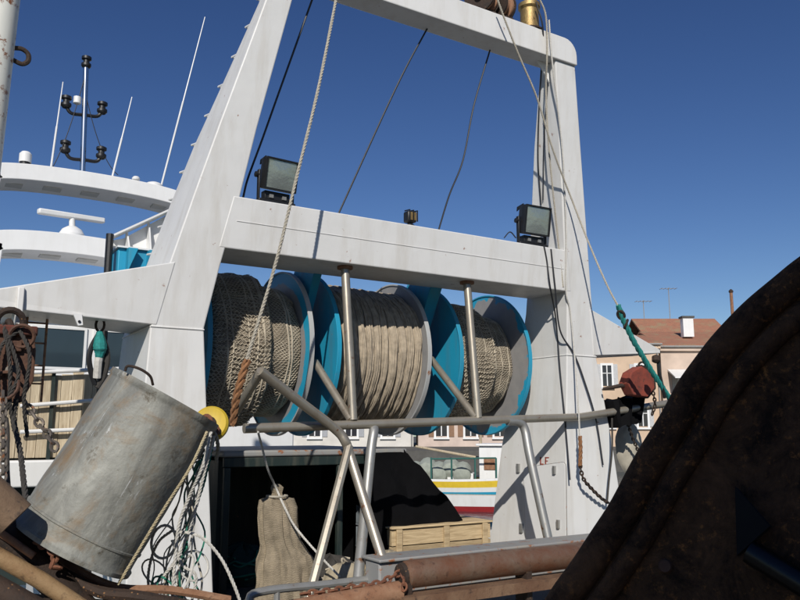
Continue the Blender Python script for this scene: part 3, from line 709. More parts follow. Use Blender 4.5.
tag(tp.build('tarpaulin', tarp), 'black tarpaulin draped in a slope off the deck shelter', 'tarpaulin')

# ------------------------------------------------------------------ things on the working deck
sk_ = MB(); rs = []
ctr = [(276, 484, .04), (277, 488, .07), (277, 493, .055), (276, 497, .085), (277, 500, .185), (278, 508, .215), (278, 520, .215), (279, 535, .215), (281, 545, .22), (283, 550, .25), (285, 558, .31), (286, 568, .33), (286, 580, .32), (286, 592, .34), (286, 603, .36)]
nA = 84
for k, (x, y, r) in enumerate(ctr):
    c = aty(x, y, .55); ring = []
    for i in range(nA):
        t = 2 * math.pi * i / nA; fo = .09 * abs(noise.noise(V(math.cos(t) * 3.2, math.sin(t) * 3.2, k * .17))) + .05 * noise.noise(V(math.cos(t) * 7, math.sin(t) * 7, k * .3))
        sq = 1 / max(abs(math.cos(t)), abs(math.sin(t)) * 1.1) ** .45
        ring.append(c + V(math.cos(t) * r * sq * (1 - fo * 1.6), math.sin(t) * r * .5 * sq * (1 - fo * 3), .05 * noise.noise(V(math.cos(t) * 2.5, k * .8, 2)) * min(1, k / 4)))
    rs.append(ring)
rs[-1] = [V(p_.x, p_.y, DECK + .003) for p_ in rs[-1]]
nsk = tag(sk_.rings(rs).build('net_sack', netcloth), 'tied beige net sack slumped on deck below the mesh drum', 'sack')
MB().torus(aty(277, 496, .55), (0, 0, 1), .105, .012, 16, 6).build('tie', rope_m, nsk)
tag(MB().rope(spl([aty(258, 432, -.16), aty(262, 447, .1), aty(268, 470, .3), aty(276, 488, .5), aty(286, 510, .36), aty(296, 528, .30), aty(320, 556, .1), aty(340, 577, .0)], 6), .012).build('rope', rope_w), 'thin pale rope hanging from the guard rail down over the net sack', 'rope')
def sack(px, py, Y, w_, h_, label, mat=canvas, seed=1):
    c = aty(px, py, Y); m = MB(); rs = []
    for k in range(11):
        s = k / 10; rr = math.sin(math.pi * (.06 + .9 * s)) ** .5
        rs.append([V(c.x + math.cos(t) * w_ * rr * (1 + .2 * noise.noise(V(math.cos(t) * 1.7, math.sin(t) * 1.7, s * 3 + seed))), c.y + math.sin(t) * w_ * .7 * rr, c.z - h_ + 2 * h_ * s + .05 * noise.noise(V(math.cos(t) * 2, math.sin(t) * 2, seed))) for t in [2 * math.pi * i / 24 for i in range(24)]])
    return tag(m.rings(rs).build('sack', mat), label, 'sack')
sack(345, 583, .35, .26, .19, 'small grey beige sack on deck between the prop pipes', canvas, 3)
sack(388, 571, .55, .27, .21, 'squat grey sack beside the wooden crate', canvas, 8)
def heap(px, py, Y, w_, label, mat, seed, tw):
    c = aty(px, py, Y); z0 = DECK; h_ = c.z - z0; root = thing('net_heap', V(c.x, c.y, z0), label, 'net heap'); rs = []
    for k in range(14):
        s = k / 13; ring = []
        for i in range(60):
            t = 2 * math.pi * i / 60; rr = w_ * (1 - s ** 2.2) ** .6 * (1 + .3 * noise.noise(V(math.cos(t) * 1.8, math.sin(t) * 1.8, s * 2 + seed)) + .12 * noise.noise(V(math.cos(t) * 6, math.sin(t) * 6, s * 6 + seed)))
            ring.append(V(c.x + math.cos(t) * rr, c.y + math.sin(t) * rr * .7, z0 + .003 + h_ * s + .06 * noise.noise(V(math.cos(t) * 3, math.sin(t) * 3, seed)) * (k > 0)))
        rs.append(ring)
    MB().rings(rs).build('mass', mat, root)
    m = MB(); rg_ = random.Random(seed)
    for k in range(16):
        ph, s0_ = rg_.uniform(0, 6), rg_.randrange(2, 11); pts = []
        for q_ in range(9):
            i = int((ph * 10 + q_ * 2.5)) % 60; pts.append(rs[min(12, max(1, s0_ + int(2 * math.sin(q_ * .9 + ph))))][i] + V(0, -.012, .012))
        m.tube(spl(pts, 3), .011, 5)
    tag(m.build('loose_twine', tw, root), kind='stuff')
heap(330, 556, 1.0, .42, 'heap of dark netting on deck in the shelter opening', rope_d, 4, net_a)
heap(243, 545, 1.9, .5, 'heap of dark green netting inside the deck shelter', plain('green_net', (.015, .05, .04), .95, .4, 20, .9), 9, rope_g)
def fishbox(px, py, Y, k, label):
    c = aty(px, py, Y); c.z = DECK + .002 + .27 * k; t = thing('fish_box', c, label, 'fish box', 'stacked fish boxes')
    gm = plain('box_plastic_%d' % k, (.20, .23, .25), .6, .3)
    for (a_, b_3) in (((-.4, -.25, 0), (.4, .25, .025)),): MB().span(c + V(*a_), c + V(*b_3)).build('base', gm, t)
    for (a_, b_3) in (((-.4, -.25, .026), (.4, -.225, .25)), ((-.4, .225, .026), (.4, .25, .25)), ((-.4, -.224, .026), (-.375, .224, .25)), ((.375, -.224, .026), (.4, .224, .25))): MB().span(c + V(*a_), c + V(*b_3)).build('side', gm, t, bev=.006)
    MB().span(c + V(-.43, -.28, .24), c + V(.43, -.251, .265)).build('lip', gm, t)
for k in range(3): fishbox(392, 560, 1.75, k, ('bottom grey fish box of the stack under the shelter', 'middle grey fish box of the stack under the shelter', 'top grey fish box of the stack under the shelter')[k])
# wooden fish crate
def crate():
    Y0 = .95; p0 = aty(392, 553, Y0); p1 = aty(492, 553, Y0)
    x0, x1 = p0.x, p1.x - .02; z0 = DECK; z1 = aty(440, 526, Y0).z; y1 = Y0 + .8
    root = thing('wooden_crate', ((x0 + x1) / 2, Y0 + .4, z0), 'yellow plywood crate with cross battens beside the starboard leg', 'crate')
    n = 3; hh = (z1 - z0) / n
    for i in range(n):
        MB().span((x0, Y0, z0 + hh * i + .006), (x1, Y0 + .02, z0 + hh * (i + 1) - .006)).build('plank', crate_w, root, bev=.004)
        MB().span((x0, y1 - .02, z0 + hh * i + .006), (x1, y1, z0 + hh * (i + 1) - .006)).build('plank', crate_w, root, bev=.004)
        for x in (x0, x1 - .02): MB().span((x, Y0 + .022, z0 + hh * i + .006), (x + .02, y1 - .022, z0 + hh * (i + 1) - .006)).build('plank', crate_w, root, bev=.004)
    for x in (x0 + .05, (x0 + x1) / 2, x1 - .14): MB().span((x, Y0 - .03, z0), (x + .08, Y0 - .002, z1)).build('batten', crate_w, root, bev=.004)
    for k in range(5):
        w_ = (y1 - Y0) / 5; MB().span((x0 - .02, Y0 - .03 + w_ * k, z1 + .003), (x1 + .02, Y0 - .04 + w_ * (k + 1), z1 + .025)).build('lid_plank', crate_w, root, bev=.004)
crate()
# low grey coaming and stern roller
STY = -1.55
cz = aty(420, 556, -.85).z
co = thing('stern_coaming', (0, -.85, DECK), 'grey painted steel coaming across the stern behind the rusty roller', 'coaming')
xa = aty(372, 560, -.85).x
MB().span((xa, -.98, DECK + .002), (2.9, -.72, cz)).build('coaming_plate', gray, co, bev=.02)
MB().span((xa - .02, -1.02, cz + .002), (2.9, -.68, cz + .03)).build('cap', gray, co, bev=.01)
ra = aty(404, 583, STY); rb = aty(585, 547, STY); rz = (ra.z + rb.z) / 2
ra.z = rz + .0; rb.z = rz + .0
ro = thing('stern_roller', (1, STY, rz), 'long rusty orange stern roller pipe with flanged end', 'roller')
dr = (rb - ra).normalized(); Lr = (rb - ra).length + .5
MB().lathe([(0, .08), (.02, .108), (.06, .113), (Lr, .113), (Lr + .03, .1)], ra, dr, 28).build('roller', rollm, ro)
MB().lathe([(-.05, .04), (-.04, .09), (-.01, .10)], ra, dr, 20).build('end_cap', darkrust, ro)
MB().box((ra + ra + dr * Lr) / 2 + V(0, -.05, -.19), (Lr + .2, .22, .09)).build('lower_beam', darkrust2, ro)
for k in (.0, .5, 1.): MB().box(ra + dr * (Lr * k) + V(0, 0, (.1 - rz) / 2 - .02), (.06, .16, rz - .1)).build('support', darkrust, ro)
gw = aty(300, 607, STY); ga = V(-3.3, STY - .02, .24); 
gp = thing('gunwale_pipe', (-1.5, STY, .1), 'brown rusted gunwale pipe with chain along it', 'pipe')
gl = V(ra.x - .07, STY - .03, rz - .12)
MB().tube([V(-3.3, STY - .03, rz - .22), gl], .085, 16).build('pipe', rust, gp)
for k in (.05, .5, .95): p_ = V(-3.3, STY - .03, rz - .22).lerp(gl, k); MB().span((p_.x - .04, STY - .09, .1), (p_.x + .04, STY + .03, p_.z - .03)).build('support', darkrust, gp)
cpts = [aty(302, 594, STY + .04), aty(325, 592, STY), aty(350, 588, STY), aty(380, 583, STY - .01), aty(402, 573, STY - .02), aty(404, 590, STY - .12)]
tag(MB().chain(spl(cpts, 5), .075, .011).build('chain', chainrust), 'rust red chain lying along the brown gunwale pipe', 'chain')
sr = thing('stern_rail', (-1.2, -.9, DECK), 'low pale grey pipe rail at the stern in front of the net sack', 'railing')
u, v_ = aty(250, 583, -.75), aty(325, 594, -.75); u.z = v_.z = (u.z + v_.z) / 2
MB().tube(spl([V(u.x - .02, -.75, DECK), V(u.x, -.75, u.z - .1), V(u.x + .08, -.75, u.z), v_, V(v_.x + .5, -.75, v_.z)], 5), .035, 10).build('rail', galv, sr)
for x in (.35, .95): q = u.lerp(v_, x); MB().tube([q, V(q.x, q.y, DECK)], .028, 8).build('post', galv, sr)

# ------------------------------------------------------------------ floodlights on the crossbeam
def flood(base, w_, h_, tilt, label, yaw=0.):
    root = thing('floodlight', base, label, 'floodlight', 'floodlights on the crossbeam')
    M3 = Matrix.Rotation(yaw, 3, 'Z') @ Matrix.Rotation(tilt, 3, 'X')
    c = base + V(0, 0, h_ * .5 + .15)
    def P(x, y, z): return c + M3 @ V(x, y, z)
    hw_, hh = w_ / 2, h_ / 2
    m = MB(); rs = []
    for y, k in ((-.10, 1.0), (-.03, 1.0), (.04, .93), (.10, .7), (.15, .5)): rs.append([P(x * hw_ * k, y, z * hh * k) for x, z in ((-1, -1), (1, -1), (1, 1), (-1, 1))])
    m.rings(rs); hs = m.build('housing', black, root, bev=.012, smooth=False)
    fr = MB()
    for (x0, x1, z0, z1) in ((-1, -.9, -1, 1), (.9, 1, -1, 1), (-.9, .9, .9, 1), (-.9, .9, -1, -.9)):
        fr.hexa([P(x0 * hw_, -.118, z0 * hh), P(x1 * hw_, -.118, z0 * hh), P(x1 * hw_, -.101, z0 * hh), P(x0 * hw_, -.101, z0 * hh), P(x0 * hw_, -.118, z1 * hh), P(x1 * hw_, -.118, z1 * hh), P(x1 * hw_, -.101, z1 * hh), P(x0 * hw_, -.101, z1 * hh)])
    fr.build('bezel', black, hs)
    g_ = MB(); rs = []
    for j in range(9):
        z = -1 + 2 * j / 8; rs.append([P(x * hw_ * .89, -.104 - .012 * (1 - x * x) * (1 - z * z), z * hh * .89) for x in [-1 + 2 * i / 8 for i in range(9)]])
    n0 = 0; g_.v = [tuple(p_) for r_ in rs for p_ in r_]; g_.f = [[j * 9 + i, j * 9 + i + 1, j * 9 + i + 10, j * 9 + i + 9] for j in range(8) for i in range(8)]
    g_.build('lens', lens, hs)
    for k in range(5): MB().hexa([P(-hw_ * .8 + k * hw_ * .4 - .006, .0, hh), P(-hw_ * .8 + k * hw_ * .4 + .006, .0, hh), P(-hw_ * .8 + k * hw_ * .4 + .006, .12, hh * .6), P(-hw_ * .8 + k * hw_ * .4 - .006, .12, hh * .6), P(-hw_ * .8 + k * hw_ * .4 - .006, .0, hh + .02), P(-hw_ * .8 + k * hw_ * .4 + .006, .0, hh + .02), P(-hw_ * .8 + k * hw_ * .4 + .006, .12, hh * .9), P(-hw_ * .8 + k * hw_ * .4 - .006, .12, hh * .9)]).build('fin', black, hs)
    by = MB(); Ry = Matrix.Rotation(yaw, 3, 'Z')
    for s in (-1, 1):
        by.box(c + Ry @ V(s * (hw_ + .012), .02, -h_ * .22 - .05), (.018, .05, h_ * .6 + .12), Ry)
    by.box(base + V(0, 0, .02) + Ry @ V(0, .02, 0), (w_ + .05, .10, .04), Ry)
    by.box(base + V(0, 0, .085) + Ry @ V(0, .02, 0), (w_ * .78, .09, .09), Ry)
    by.build('bracket', black, root, bev=.006)
    for s in (-1, 1): MB().box(base + V(0, 0, .075) + Ry @ V(s * w_ * .2, -.03, 0), (.045, .016, .035), Ry).build('bolt_plate', galv, root)
    for s in (-1, 1): MB().lathe([(0, .03), (.03, .03), (.035, .02)], c + Ry @ V(s * (hw_ + .02), .02, -.02), Ry @ V(s, 0, 0), 10).build('knob', black, root)
    return c
def beamtop(px, py):
    q = aty(px, py, -.08); return V(q.x, -.06, 3.902)
f1 = flood(beamtop(277, 203), .36, .32, R(12), 'large black floodlight on the crossbeam next to the laddered leg', R(4))
f2 = flood(beamtop(534, 244), .40, .36, R(10), 'large black floodlight on the crossbeam next to the leg with the hatch door', R(-2))
sm_ = beamtop(411, 222)
lr = thing('deck_lamp', sm_, 'small black caged lamp in the middle of the crossbeam', 'lamp')
MB().lathe([(0, .05), (.02, .05), (.03, .03), (.05, .03)], sm_, (0, 0, 1), 14).build('base', black, lr)
MB().box(sm_ + V(0, 0, .11), (.12, .11, .13)).build('housing', black, lr, bev=.02); MB().box(sm_ + V(0, -.06, .11), (.09, .012, .09)).build('lens', brass, lr)
for x in (-.05, 0, .05): MB().tube([sm_ + V(x, -.075, .05), sm_ + V(x, -.075, .175), sm_ + V(x, .03, .185)], .008, 5).build('cage_bar', black, lr)

# ------------------------------------------------------------------ blocks on the top beam
tz = 6.602
def block(x, r, w_, label, mat, tilt=0., y=-.3, z=None):
    c = V(x, y, tz + r + .03); t = thing('warp_block', V(x, y, tz), label, 'pulley block', 'blocks on the top beam')
    ax = V(math.cos(tilt), math.sin(tilt), 0)
    MB().lathe([(-w_ / 2, r * .98), (-w_ * .28, r * .98), (-w_ * .15, r * .75), (w_ * .15, r * .75), (w_ * .28, r * .98), (w_ / 2, r * .98)], c, ax, 28).build('sheave', mat, t)
    for s in (-1, 1): MB().lathe([(0, r * 1.05), (.018, r * 1.05), (.02, r * .3), (.06, r * .25)], c + ax * (s * (w_ / 2 + .012)), ax * s, 24).build('cheek', darkrust, t)
    MB().box(V(x, y, tz + .028), (w_ + .12, .2, .05)).build('base', darkrust, t)
xb1 = aty(505, 12, -.42).x; xb2 = aty(536, 18, -.42).x
block(xb1 - .25, .19, .13, 'rusty pulley block on the top beam, farther from the rounded corner', rust, .5)
block(xb1 + .03, .17, .12, 'dark rusty pulley block on the top beam beside the brass roller', rust, .2)
t = thing('brass_roller', V(xb2, -.3, tz), 'short worn brass roller standing at the end of the top beam', 'roller')
MB().lathe([(0, .10), (.03, .13), (.06, .12), (.3, .115), (.33, .14), (.38, .14), (.4, .06)], V(xb2, -.3, tz), (0, 0, 1), 26).build('drum', brass, t); MB().lathe([(0, .17), (.02, .17)], V(xb2, -.3, tz), (0, 0, 1), 20).build('base_plate', darkrust, t)

# ------------------------------------------------------------------ cables and ropes overhead
def cable(pts, r, mat, label, name='cable', k=8, twist=False):
    m = MB(); q = spl(pts, k)
    if twist: m.rope(q, r)
    else: m.tube(q, r, 6)
    return tag(m.build(name, mat), label, 'cable' if name == 'cable' else 'rope')
cable([aty(330, -52, -.3), aty(312, 0, -.15), aty(278, 95, -.02), aty(262, 140, .0), aty(248, 178, .06), aty(243, 198, .1)], .011, wire, 'dark cable running down beside the laddered leg to the large floodlight')
_e = aty(334.5, 214, .2); _e.z = 3.89
cable([aty(428, 27, -.2), aty(396, 88, -.1), _e], .011, wire, 'dark straight cable from the top beam to the crossbeam left of the small lamp')
q_ = aty(436, 231, .2); q_.z = 3.89
cable([aty(490, 50, -.2), aty(474, 105, -.15), aty(463, 160, -.08), aty(449, 196, .05), q_], .010, wire, 'dark drooping cable from the top beam to the crossbeam right of the small lamp')
cable([aty(345, -46, -.475), aty(336, 0, -.62), aty(318, 90, -.75), aty(296, 180, -.8), aty(276, 262, -.7), aty(246, 362, -.55)], .016, rope_m, 'long thick pale rope slanting across the crossbeam, rusty splice at its foot', 'rope', 6, True)
sp = tag(MB().rope(spl([aty(247, 360, -.56), aty(241, 380, -.55), aty(236, 400, -.5), aty(233, 425, -.4)], 6), .038, strands=3).build('rope_splice', rope_o), 'thick orange tarred rope splice hanging above the guard rail end', 'rope')
cable([aty(497, -2, -.62), aty(505, 20, -.6), aty(520, 58, -.55), aty(537, 98, -.5), aty(553, 150, -.42), aty(572, 200, -.36), aty(590, 246, -.5), aty(607, 285, -.7), aty(618, 306, -.8)], .012, rope_m, 'pale rope from the top blocks across the starboard leg to the green sling', 'rope', 6, True)
cable([aty(540, 0, -.52), aty(545, 12, -.52), aty(547, 30, -.50), aty(547, 60, -.49), aty(546, 90, -.38), aty(549, 150, -.3), aty(557, 230, -.16), aty(563, 287, -.1)], .012, rope_m, 'pale rope hanging down the edge of the starboard leg', 'rope', 6, True)
def onr(px, py, o=.02): return on_r(px, py, o)
cable([aty(536, 2, -.5), aty(543, 30, -.48), aty(541, 75, -.2), onr(539, 110), onr(538, 160), onr(541, 205)], .010, wire, 'dark power cable down the inner face of the starboard leg to the floodlight')
cable([onr(548, 80), onr(544, 140), onr(543, 200)], .008, wire, 'second thinner power cable on the inner face of the starboard leg')
cable([aty(544, 246, -.16), aty(547, 262, -.14), aty(550, 286, -.12), onr(556, 320), onr(560, 370), onr(565, 420), onr(570, 480)], .010, wire, 'dark cable hanging from the right floodlight down the starboard leg')
cable([aty(551, 249, -.16), aty(553, 268, -.14), aty(555, 286, -.12), aty(560, 330, -.03), aty(574, 354, -.03), aty(584, 380, -.04), aty(596, 420, -.04), aty(603, 465, -.03)], .010, wire, 'dark looping cable across the front of the starboard leg')
cable([aty(549, 20, -.5), aty(552, 60, -.49), aty(558, 110, -.40), aty(563, 160, -.32), aty(566, 230, -.2), aty(566, 290, -.12), aty(570, 310, -.08), aty(574, 350, -.08), aty(578, 400, -.2), aty(580, 442, -.2)], .011, rope_w, 'white rope hanging down the ridge of the starboard leg to an orange end', 'rope', 6, True)
cable([aty(516, 238, .0), aty(510, 232, .0), aty(504, 238, .05)], .008, wire, 'short looped cable stub beside the right floodlight')
tag(MB().rope(spl([aty(580, 436, -.2), aty(580.5, 450, -.2), aty(580, 466, -.2)], 5), .026).build('rope_end', rope_o), 'frayed orange rope end hanging over the guard rail at the starboard leg', 'rope')
tag(MB().chain(spl([aty(580, 464, -.2), aty(583, 478, -.18), aty(590, 487, -.15), aty(600, 497, -.12), aty(608, 503, -.1)], 4), .06, .01).build('chain', darkrust), 'dark chain looping from the orange rope end on the starboard leg', 'chain')
cable([aty(612, 418, -.14), aty(612, 450, -.12), aty(609, 480, -.1), aty(607, 503, -.08)], .012, rope_d, 'dark rope hanging from the guard rail beyond the starboard leg', 'rope', 6)
# green sling with shackle, red block
s0 = aty(618, 305, -.8); s1 = aty(672, 402, -.75)
sl = thing('lifting_sling', s0, 'green lifting sling with rusty shackle on the pale rope beside the red block', 'sling')
MB().rope([s0, aty(624, 322, -.8), aty(634, 342, -.8), aty(652, 372, -.78), s1], .035).build('strap', sling_m, sl)
MB().torus(aty(621, 315, -.8), (.6, .3, .5), .055, .018, 16, 6, .7).torus(aty(626, 324, -.8), (-.5, .5, .3), .05, .018, 16, 6, .7).build('shackle', darkrust, sl)
MB().tube([aty(658, 358, -.78), aty(659, 372, -.78), aty(665, 398, -.76)], .022, 8).build('toggle', black, sl)
MB().lathe([(-.05, .02), (-.03, .05), (.03, .05), (.05, .02)], aty(656, 359, -.78), (.3, .2, 1), 10).build('hook', darkrust, sl)
rbk = thing('red_block', aty(641, 382, -.3), 'red lead painted steel block hanging by the guard rail right of the starboard leg', 'block')
hexp = [(628, 383), (632, 372), (642, 366), (654, 374), (655, 388), (648, 397), (634, 395)]
MB().prism([aty(x, y, -.35) for x, y in hexp], V(0, .16, 0)).build('cheek', rustred, rbk, bev=.012, smooth=False)
MB().prism([aty(641 + (x - 641) * 1.1, 382 + (y - 382) * 1.1, -.18) for x, y in hexp], V(.02, .08, 0)).build('back_plate', darkrust, rbk, bev=.012, smooth=False)
MB().tube([aty(630, 384, -.3), aty(603, 389, -.1)], [.03, .02], 8).build('pin', darkrust, rbk)
MB().torus(aty(642, 366, -.3), (1, .2, 0), .05, .014, 14, 6).build('eye', darkrust, rbk)
MB().chain(spl([aty(653, 392, -.3), aty(655, 404, -.25), aty(652, 415, -.22)], 4), .06, .01).build('chain', darkrust, rbk)
# dark cloth and pale sack beyond the starboard leg
m = MB(); rs = []
for k in range(9):
    s = k / 8; x0_ = 608 + 4 * s; x1_ = 640 - 3 * s; y_ = 398 + 27 * s
    A, B = aty(x0_, y_ + 3, -.02), aty(x1_, y_ - 3, .0); n_ = 13
    fr_ = [A.lerp(B, i / (n_ - 1)) + V(0, -.09 - .045 * math.sin(i * 1.3 + s), .015 * math.sin(i * 2)) for i in range(n_)]
    rs.append(fr_ + [p_ + V(0, .26, 0) for p_ in fr_[::-1]])
tag(m.rings(rs).build('cloth', tarp), 'black cloth bundled over the guard rail beyond the starboard leg', 'cloth')
sack(629, 447, .35, .21, .34, 'pale bag leaning beside the starboard leg below the black cloth', plain('pale_bag', (.46, .42, .34), .9), 5)
MB_ = MB().chain(spl([aty(628, 424, -.05), aty(632, 436, .02), aty(636, 446, .05), aty(640, 455, .08)], 4), .055, .009).build('chain', darkrust); tag(MB_, 'dark short chain hanging over the pale bag', 'chain')

# ------------------------------------------------------------------ port side: plank screen, wheelhouse, arches
PYY = 3.0
ps = thing('plank_screen', (-3.1, PYY, DECK), 'screen of weathered vertical planks behind white pipe rails on port side', 'fence')
zt_, zb_ = aty(60, 380, PYY).z, aty(60, 449, PYY).z
x = -4.05; rg = random.Random(4)
while x < -1.9:
    w_ = rg.uniform(.085, .13); MB().span((x, PYY + rg.uniform(0, .012), zb_ - .1), (x + w_ - .004, PYY + .03 + rg.uniform(0, .01), zt_ + .1 + rg.uniform(-.05, .02))).build('plank', plank, ps, bev=.004); x += w_
for (y_l, y_r) in ((373, 369), (406, 399), (432, 428)):
    A = aty(20, y_l, PYY - .08); B = aty(112, y_r, PYY - .08); B = A + (B - A) * 1.6
    MB().tube([A, B], .024, 10).build('pipe_rail', white2, ps)
for px in (52, 150): q = aty(px, 400, PYY - .03); MB().span((q.x - .02, PYY - .05, DECK), (q.x + .02, PYY - .005, zt_ + .1)).build('post', darkgreen, ps)
MB().span((-4.1, PYY - .25, zb_ - .42), (-1.9, PYY - .05, zb_ - .12)).build('cap_beam', white2, ps, bev=.02)
MB().span((-4.06, PYY + .05, DECK), (-1.9, PYY + .08, zt_ - .0)).build('back_plate', darkgreen, ps)
# wheelhouse
WY = 9.0
wh = thing('wheelhouse', (0, 11, DECK), 'white wheelhouse with tinted windows forward of the plank screen', 'wheelhouse')
MB().span((-3.05, WY, DECK), (2.6, 14, 4.0)).build('wall', white2, wh, bev=.05)
MB().span((-3.3, WY - .45, 4.002), (2.85, 15.4, 4.12)).build('roof', white2, wh, bev=.04)
wa, wb = aty(35, 325, WY), aty(82, 368, WY)
for i in range(4):
    dx = i * (wb.x - wa.x + .22); x0_, x1_ = wa.x + dx, wb.x + dx
    wn = MB().span((x0_, WY - .02, wb.z), (x1_, WY - .003, wa.z - .05)).build('window', glassm, wh)
    fr = MB(); fm_ = .05
    fr.span((x0_ - fm_, WY - .04, wb.z - fm_), (x0_, WY - .002, wa.z)) ; fr.span((x1_, WY - .04, wb.z - fm_), (x1_ + fm_, WY - .002, wa.z)) ; fr.span((x0_, WY - .04, wb.z - fm_), (x1_, WY - .002, wb.z)); fr.span((x0_, WY - .04, wa.z - .049), (x1_, WY - .002, wa.z)) 
    fr.build('frame', white2, wn)
def arch(Y, px_y, th, dep, nlights, label, xr_, name='radar_arch'):
    root = thing(name, (0, Y, 4.12), label, 'mast arch')
    zt = aty(0, px_y, Y).z; x0_ = -3.9
    rs = []; n_ = 40
    xm = (x0_ + xr_) / 2; hw__ = (xr_ - x0_) / 2
    pts = [(x0_ + .02, 4.12), (x0_ + .1, zt - 1.2)] + [(xm - hw__ * .93 * math.cos(math.pi * i / n_), zt - .55 + .55 * (max(0, math.sin(math.pi * i / n_)) ** .42)) for i in range(n_ + 1)] + [(xr_ - .1, zt - 1.2), (xr_ - .02, 4.12)]
    for i, (x, z) in enumerate(pts):
        a_ = Vector(pts[max(0, i - 1)]); b_2 = Vector(pts[min(len(pts) - 1, i + 1)]); tg = (b_2 - a_).normalized(); nn = Vector((-tg.y, tg.x))
        if nn.x * (xm - x) + nn.y * (zt - 1.6 - z) < 0: nn = -nn
        o_ = nn * th
        rs.append([V(x, Y, z), V(x, Y + dep, z), V(x + o_.x, Y + dep, z + o_.y), V(x + o_.x, Y, z + o_.y)])
    MB().rings(rs).build('beam', white2, root, smooth=False, bev=.02)
    for k in range(nlights):
        xx = x0_ + (xr_ - x0_) * (k + 1) / (nlights + 1); i_ = min(range(3, n_), key=lambda i: abs(pts[i][0] - xx)); zz = pts[i_][1] - th
        MB().span((xx - .22, Y + dep * .35, zz - .03), (xx + .22, Y + dep * .65, zz + .02)).build('recessed_light', palegrey, root)
    def top(x): 
        i_ = min(range(2, n_ + 2), key=lambda i: abs(pts[i][0] - x)); i_ = max(2, min(n_, i_ if pts[i_][0] <= x else i_ - 1))
        return lerp_tab([pts[i_], pts[i_ + 1]], x)
    return root, top
a1, z1_ = arch(14, 157, .42, 1.2, 5, 'upper white curved mast arch carrying whip aerials above the wheelhouse', 1.75)
a2, z2_ = arch(11.5, 225, .45, 1.1, 4, 'lower white curved arch carrying the radar scanner', .15)
# mast with navigation lights
def nav(px, pyb, Y, label):
    q = aty(px, pyb, Y); q.z = z1_(q.x) - .01; root = thing('light_mast', q, label, 'mast')
    tp_ = aty(86, 68, Y); MB().tube([q, tp_], .075, 14).build('pole', chrome, root)
    def lan(c, s=1.): return MB().lathe([(0, .09 * s), (.05, .13 * s), (.12, .13 * s), (.15, .08 * s), (.22, .08 * s), (.25, .13 * s), (.32, .13 * s), (.36, .05 * s)], c, (0, 0, 1), 14).build('lantern', black, root)
    lan(tp_)
    for (yl, x0_, x1_) in ((114, 66, 102), (159, 65, 101)):
        A, B, C_ = aty(x0_, yl - 8, Y), aty(85, yl + 1, Y), aty(x1_, yl - 2, Y)
        MB().tube(spl([A, A.lerp(B, .3) - UP * .13, B, C_.lerp(B, .3) - UP * .1, C_], 5), .05, 8).build('bracket', black, root)
        lan(A - UP * .05, 1.05); lan(C_ - UP * .05, 1.05)
    c = aty(77, 104, Y); MB().lathe([(0, .07), (.02, .1), (.2, .1), (.22, .05)], c, (0, 0, 1), 12).build('sensor', white2, root)
tag(MB().tube(sag(aty(84, 80, 14.55), aty(51, 170, 14.5), .3, 14), .012, 5).build('cable', wire), 'thin black cable from the light mast to the short whip aerial', 'cable')
tag(MB().tube(sag(aty(87, 100, 14.55), aty(118, 175, 14.5), .35, 14), .012, 5).build('cable', wire), 'thin black cable from the light mast down to the arch near the leg', 'cable')
nav(83, 169, 14.6, 'steel navigation light mast with black lanterns on the upper arch')
def whip(xa_, ya_, xb_, yb_, Y, label):
    A, B = aty(xa_, ya_, Y), aty(xb_, yb_, Y); A = A + (B - A) * ((z1_(A.x) - .01 - A.z) / (B.z - A.z))
    t = thing('whip_aerial', A, label, 'aerial', 'whip aerials'); m_ = A.lerp(B, .5)
    MB().tube([A, m_], .028, 7).build('lower_section', white2, t); MB().tube([m_, B], [.02, .013], 6).build('upper_section', white2, t); MB().lathe([(0, .05), (.15, .04)], A, (B - A), 8).build('base', gray, t)
whip(51, 168, 63, 82, 14.5, 'short whip aerial on the dome side of the light mast')
whip(113, 174, 132, 97, 14.5, 'short whip aerial between light mast and laddered leg')
whip(162, 183, 205, 17, 14.5, 'tall whip aerial next to the laddered gantry leg')
q = aty(25, 163, 14.17); q.z = z1_(q.x) - .005; t = thing('dome_aerial', q, 'small white cylinder aerial on a dark base on the upper arch', 'aerial')
MB().lathe([(0, .13), (.08, .13)], q, (0, 0, 1), 16).build('base', black, t); MB().lathe([(.08, .15), (.3, .15), (.36, .1), (.38, .02)], q, (0, 0, 1), 20).build('dome', white2, t)
q = aty(136, 178, 14.15); q.z = z1_(q.x) - .005; t = thing('button_aerial', q, 'small white mushroom aerial on the upper arch', 'aerial'); MB().lathe([(0, .04), (.06, .04)], q, (0, 0, 1), 10).build('stem', white2, t); MB().lathe([(.06, .1), (.1, .11), (.15, .07), (.17, .01)], q, (0, 0, 1), 14).build('cap', white2, t)
q = aty(154, 183, 14.27); q.z = z1_(q.x) - .005; t = thing('flat_dome', q, 'low white satellite dome on the upper arch by the laddered leg', 'dome'); MB().lathe([(0, .25), (.05, .25)], q, (0, 0, 1), 18).build('base', white2, t); MB().lathe([(.05, .24), (.1, .2), (.14, .1), (.15, .01)], q, (0, 0, 1), 18).build('cap', white2, t)
q = aty(72, 230, 12); q.z = z2_(q.x) - .005; t = thing('radar', q, 'white open array radar scanner on the lower arch', 'radar')
MB().lathe([(0, .28), (.1, .29), (.22, .22), (.3, .1)], q, (0, 0, 1), 22).build('pedestal', white2, t)
A, B = aty(38, 211, 11.8), aty(104, 221, 12.2); d_ = (B - A); M3 = Matrix((d_.normalized(), UP.cross(d_).normalized(), d_.normalized().cross(UP.cross(d_).normalized()))).transposed()
MB().box((A + B) / 2, (d_.length, .16, .13), M3).build('scanner_bar', white2, t, bev=.03)
MB().tube([q + V(0, 0, .28), (A + B) / 2], .07, 10).build('neck', white2, t)

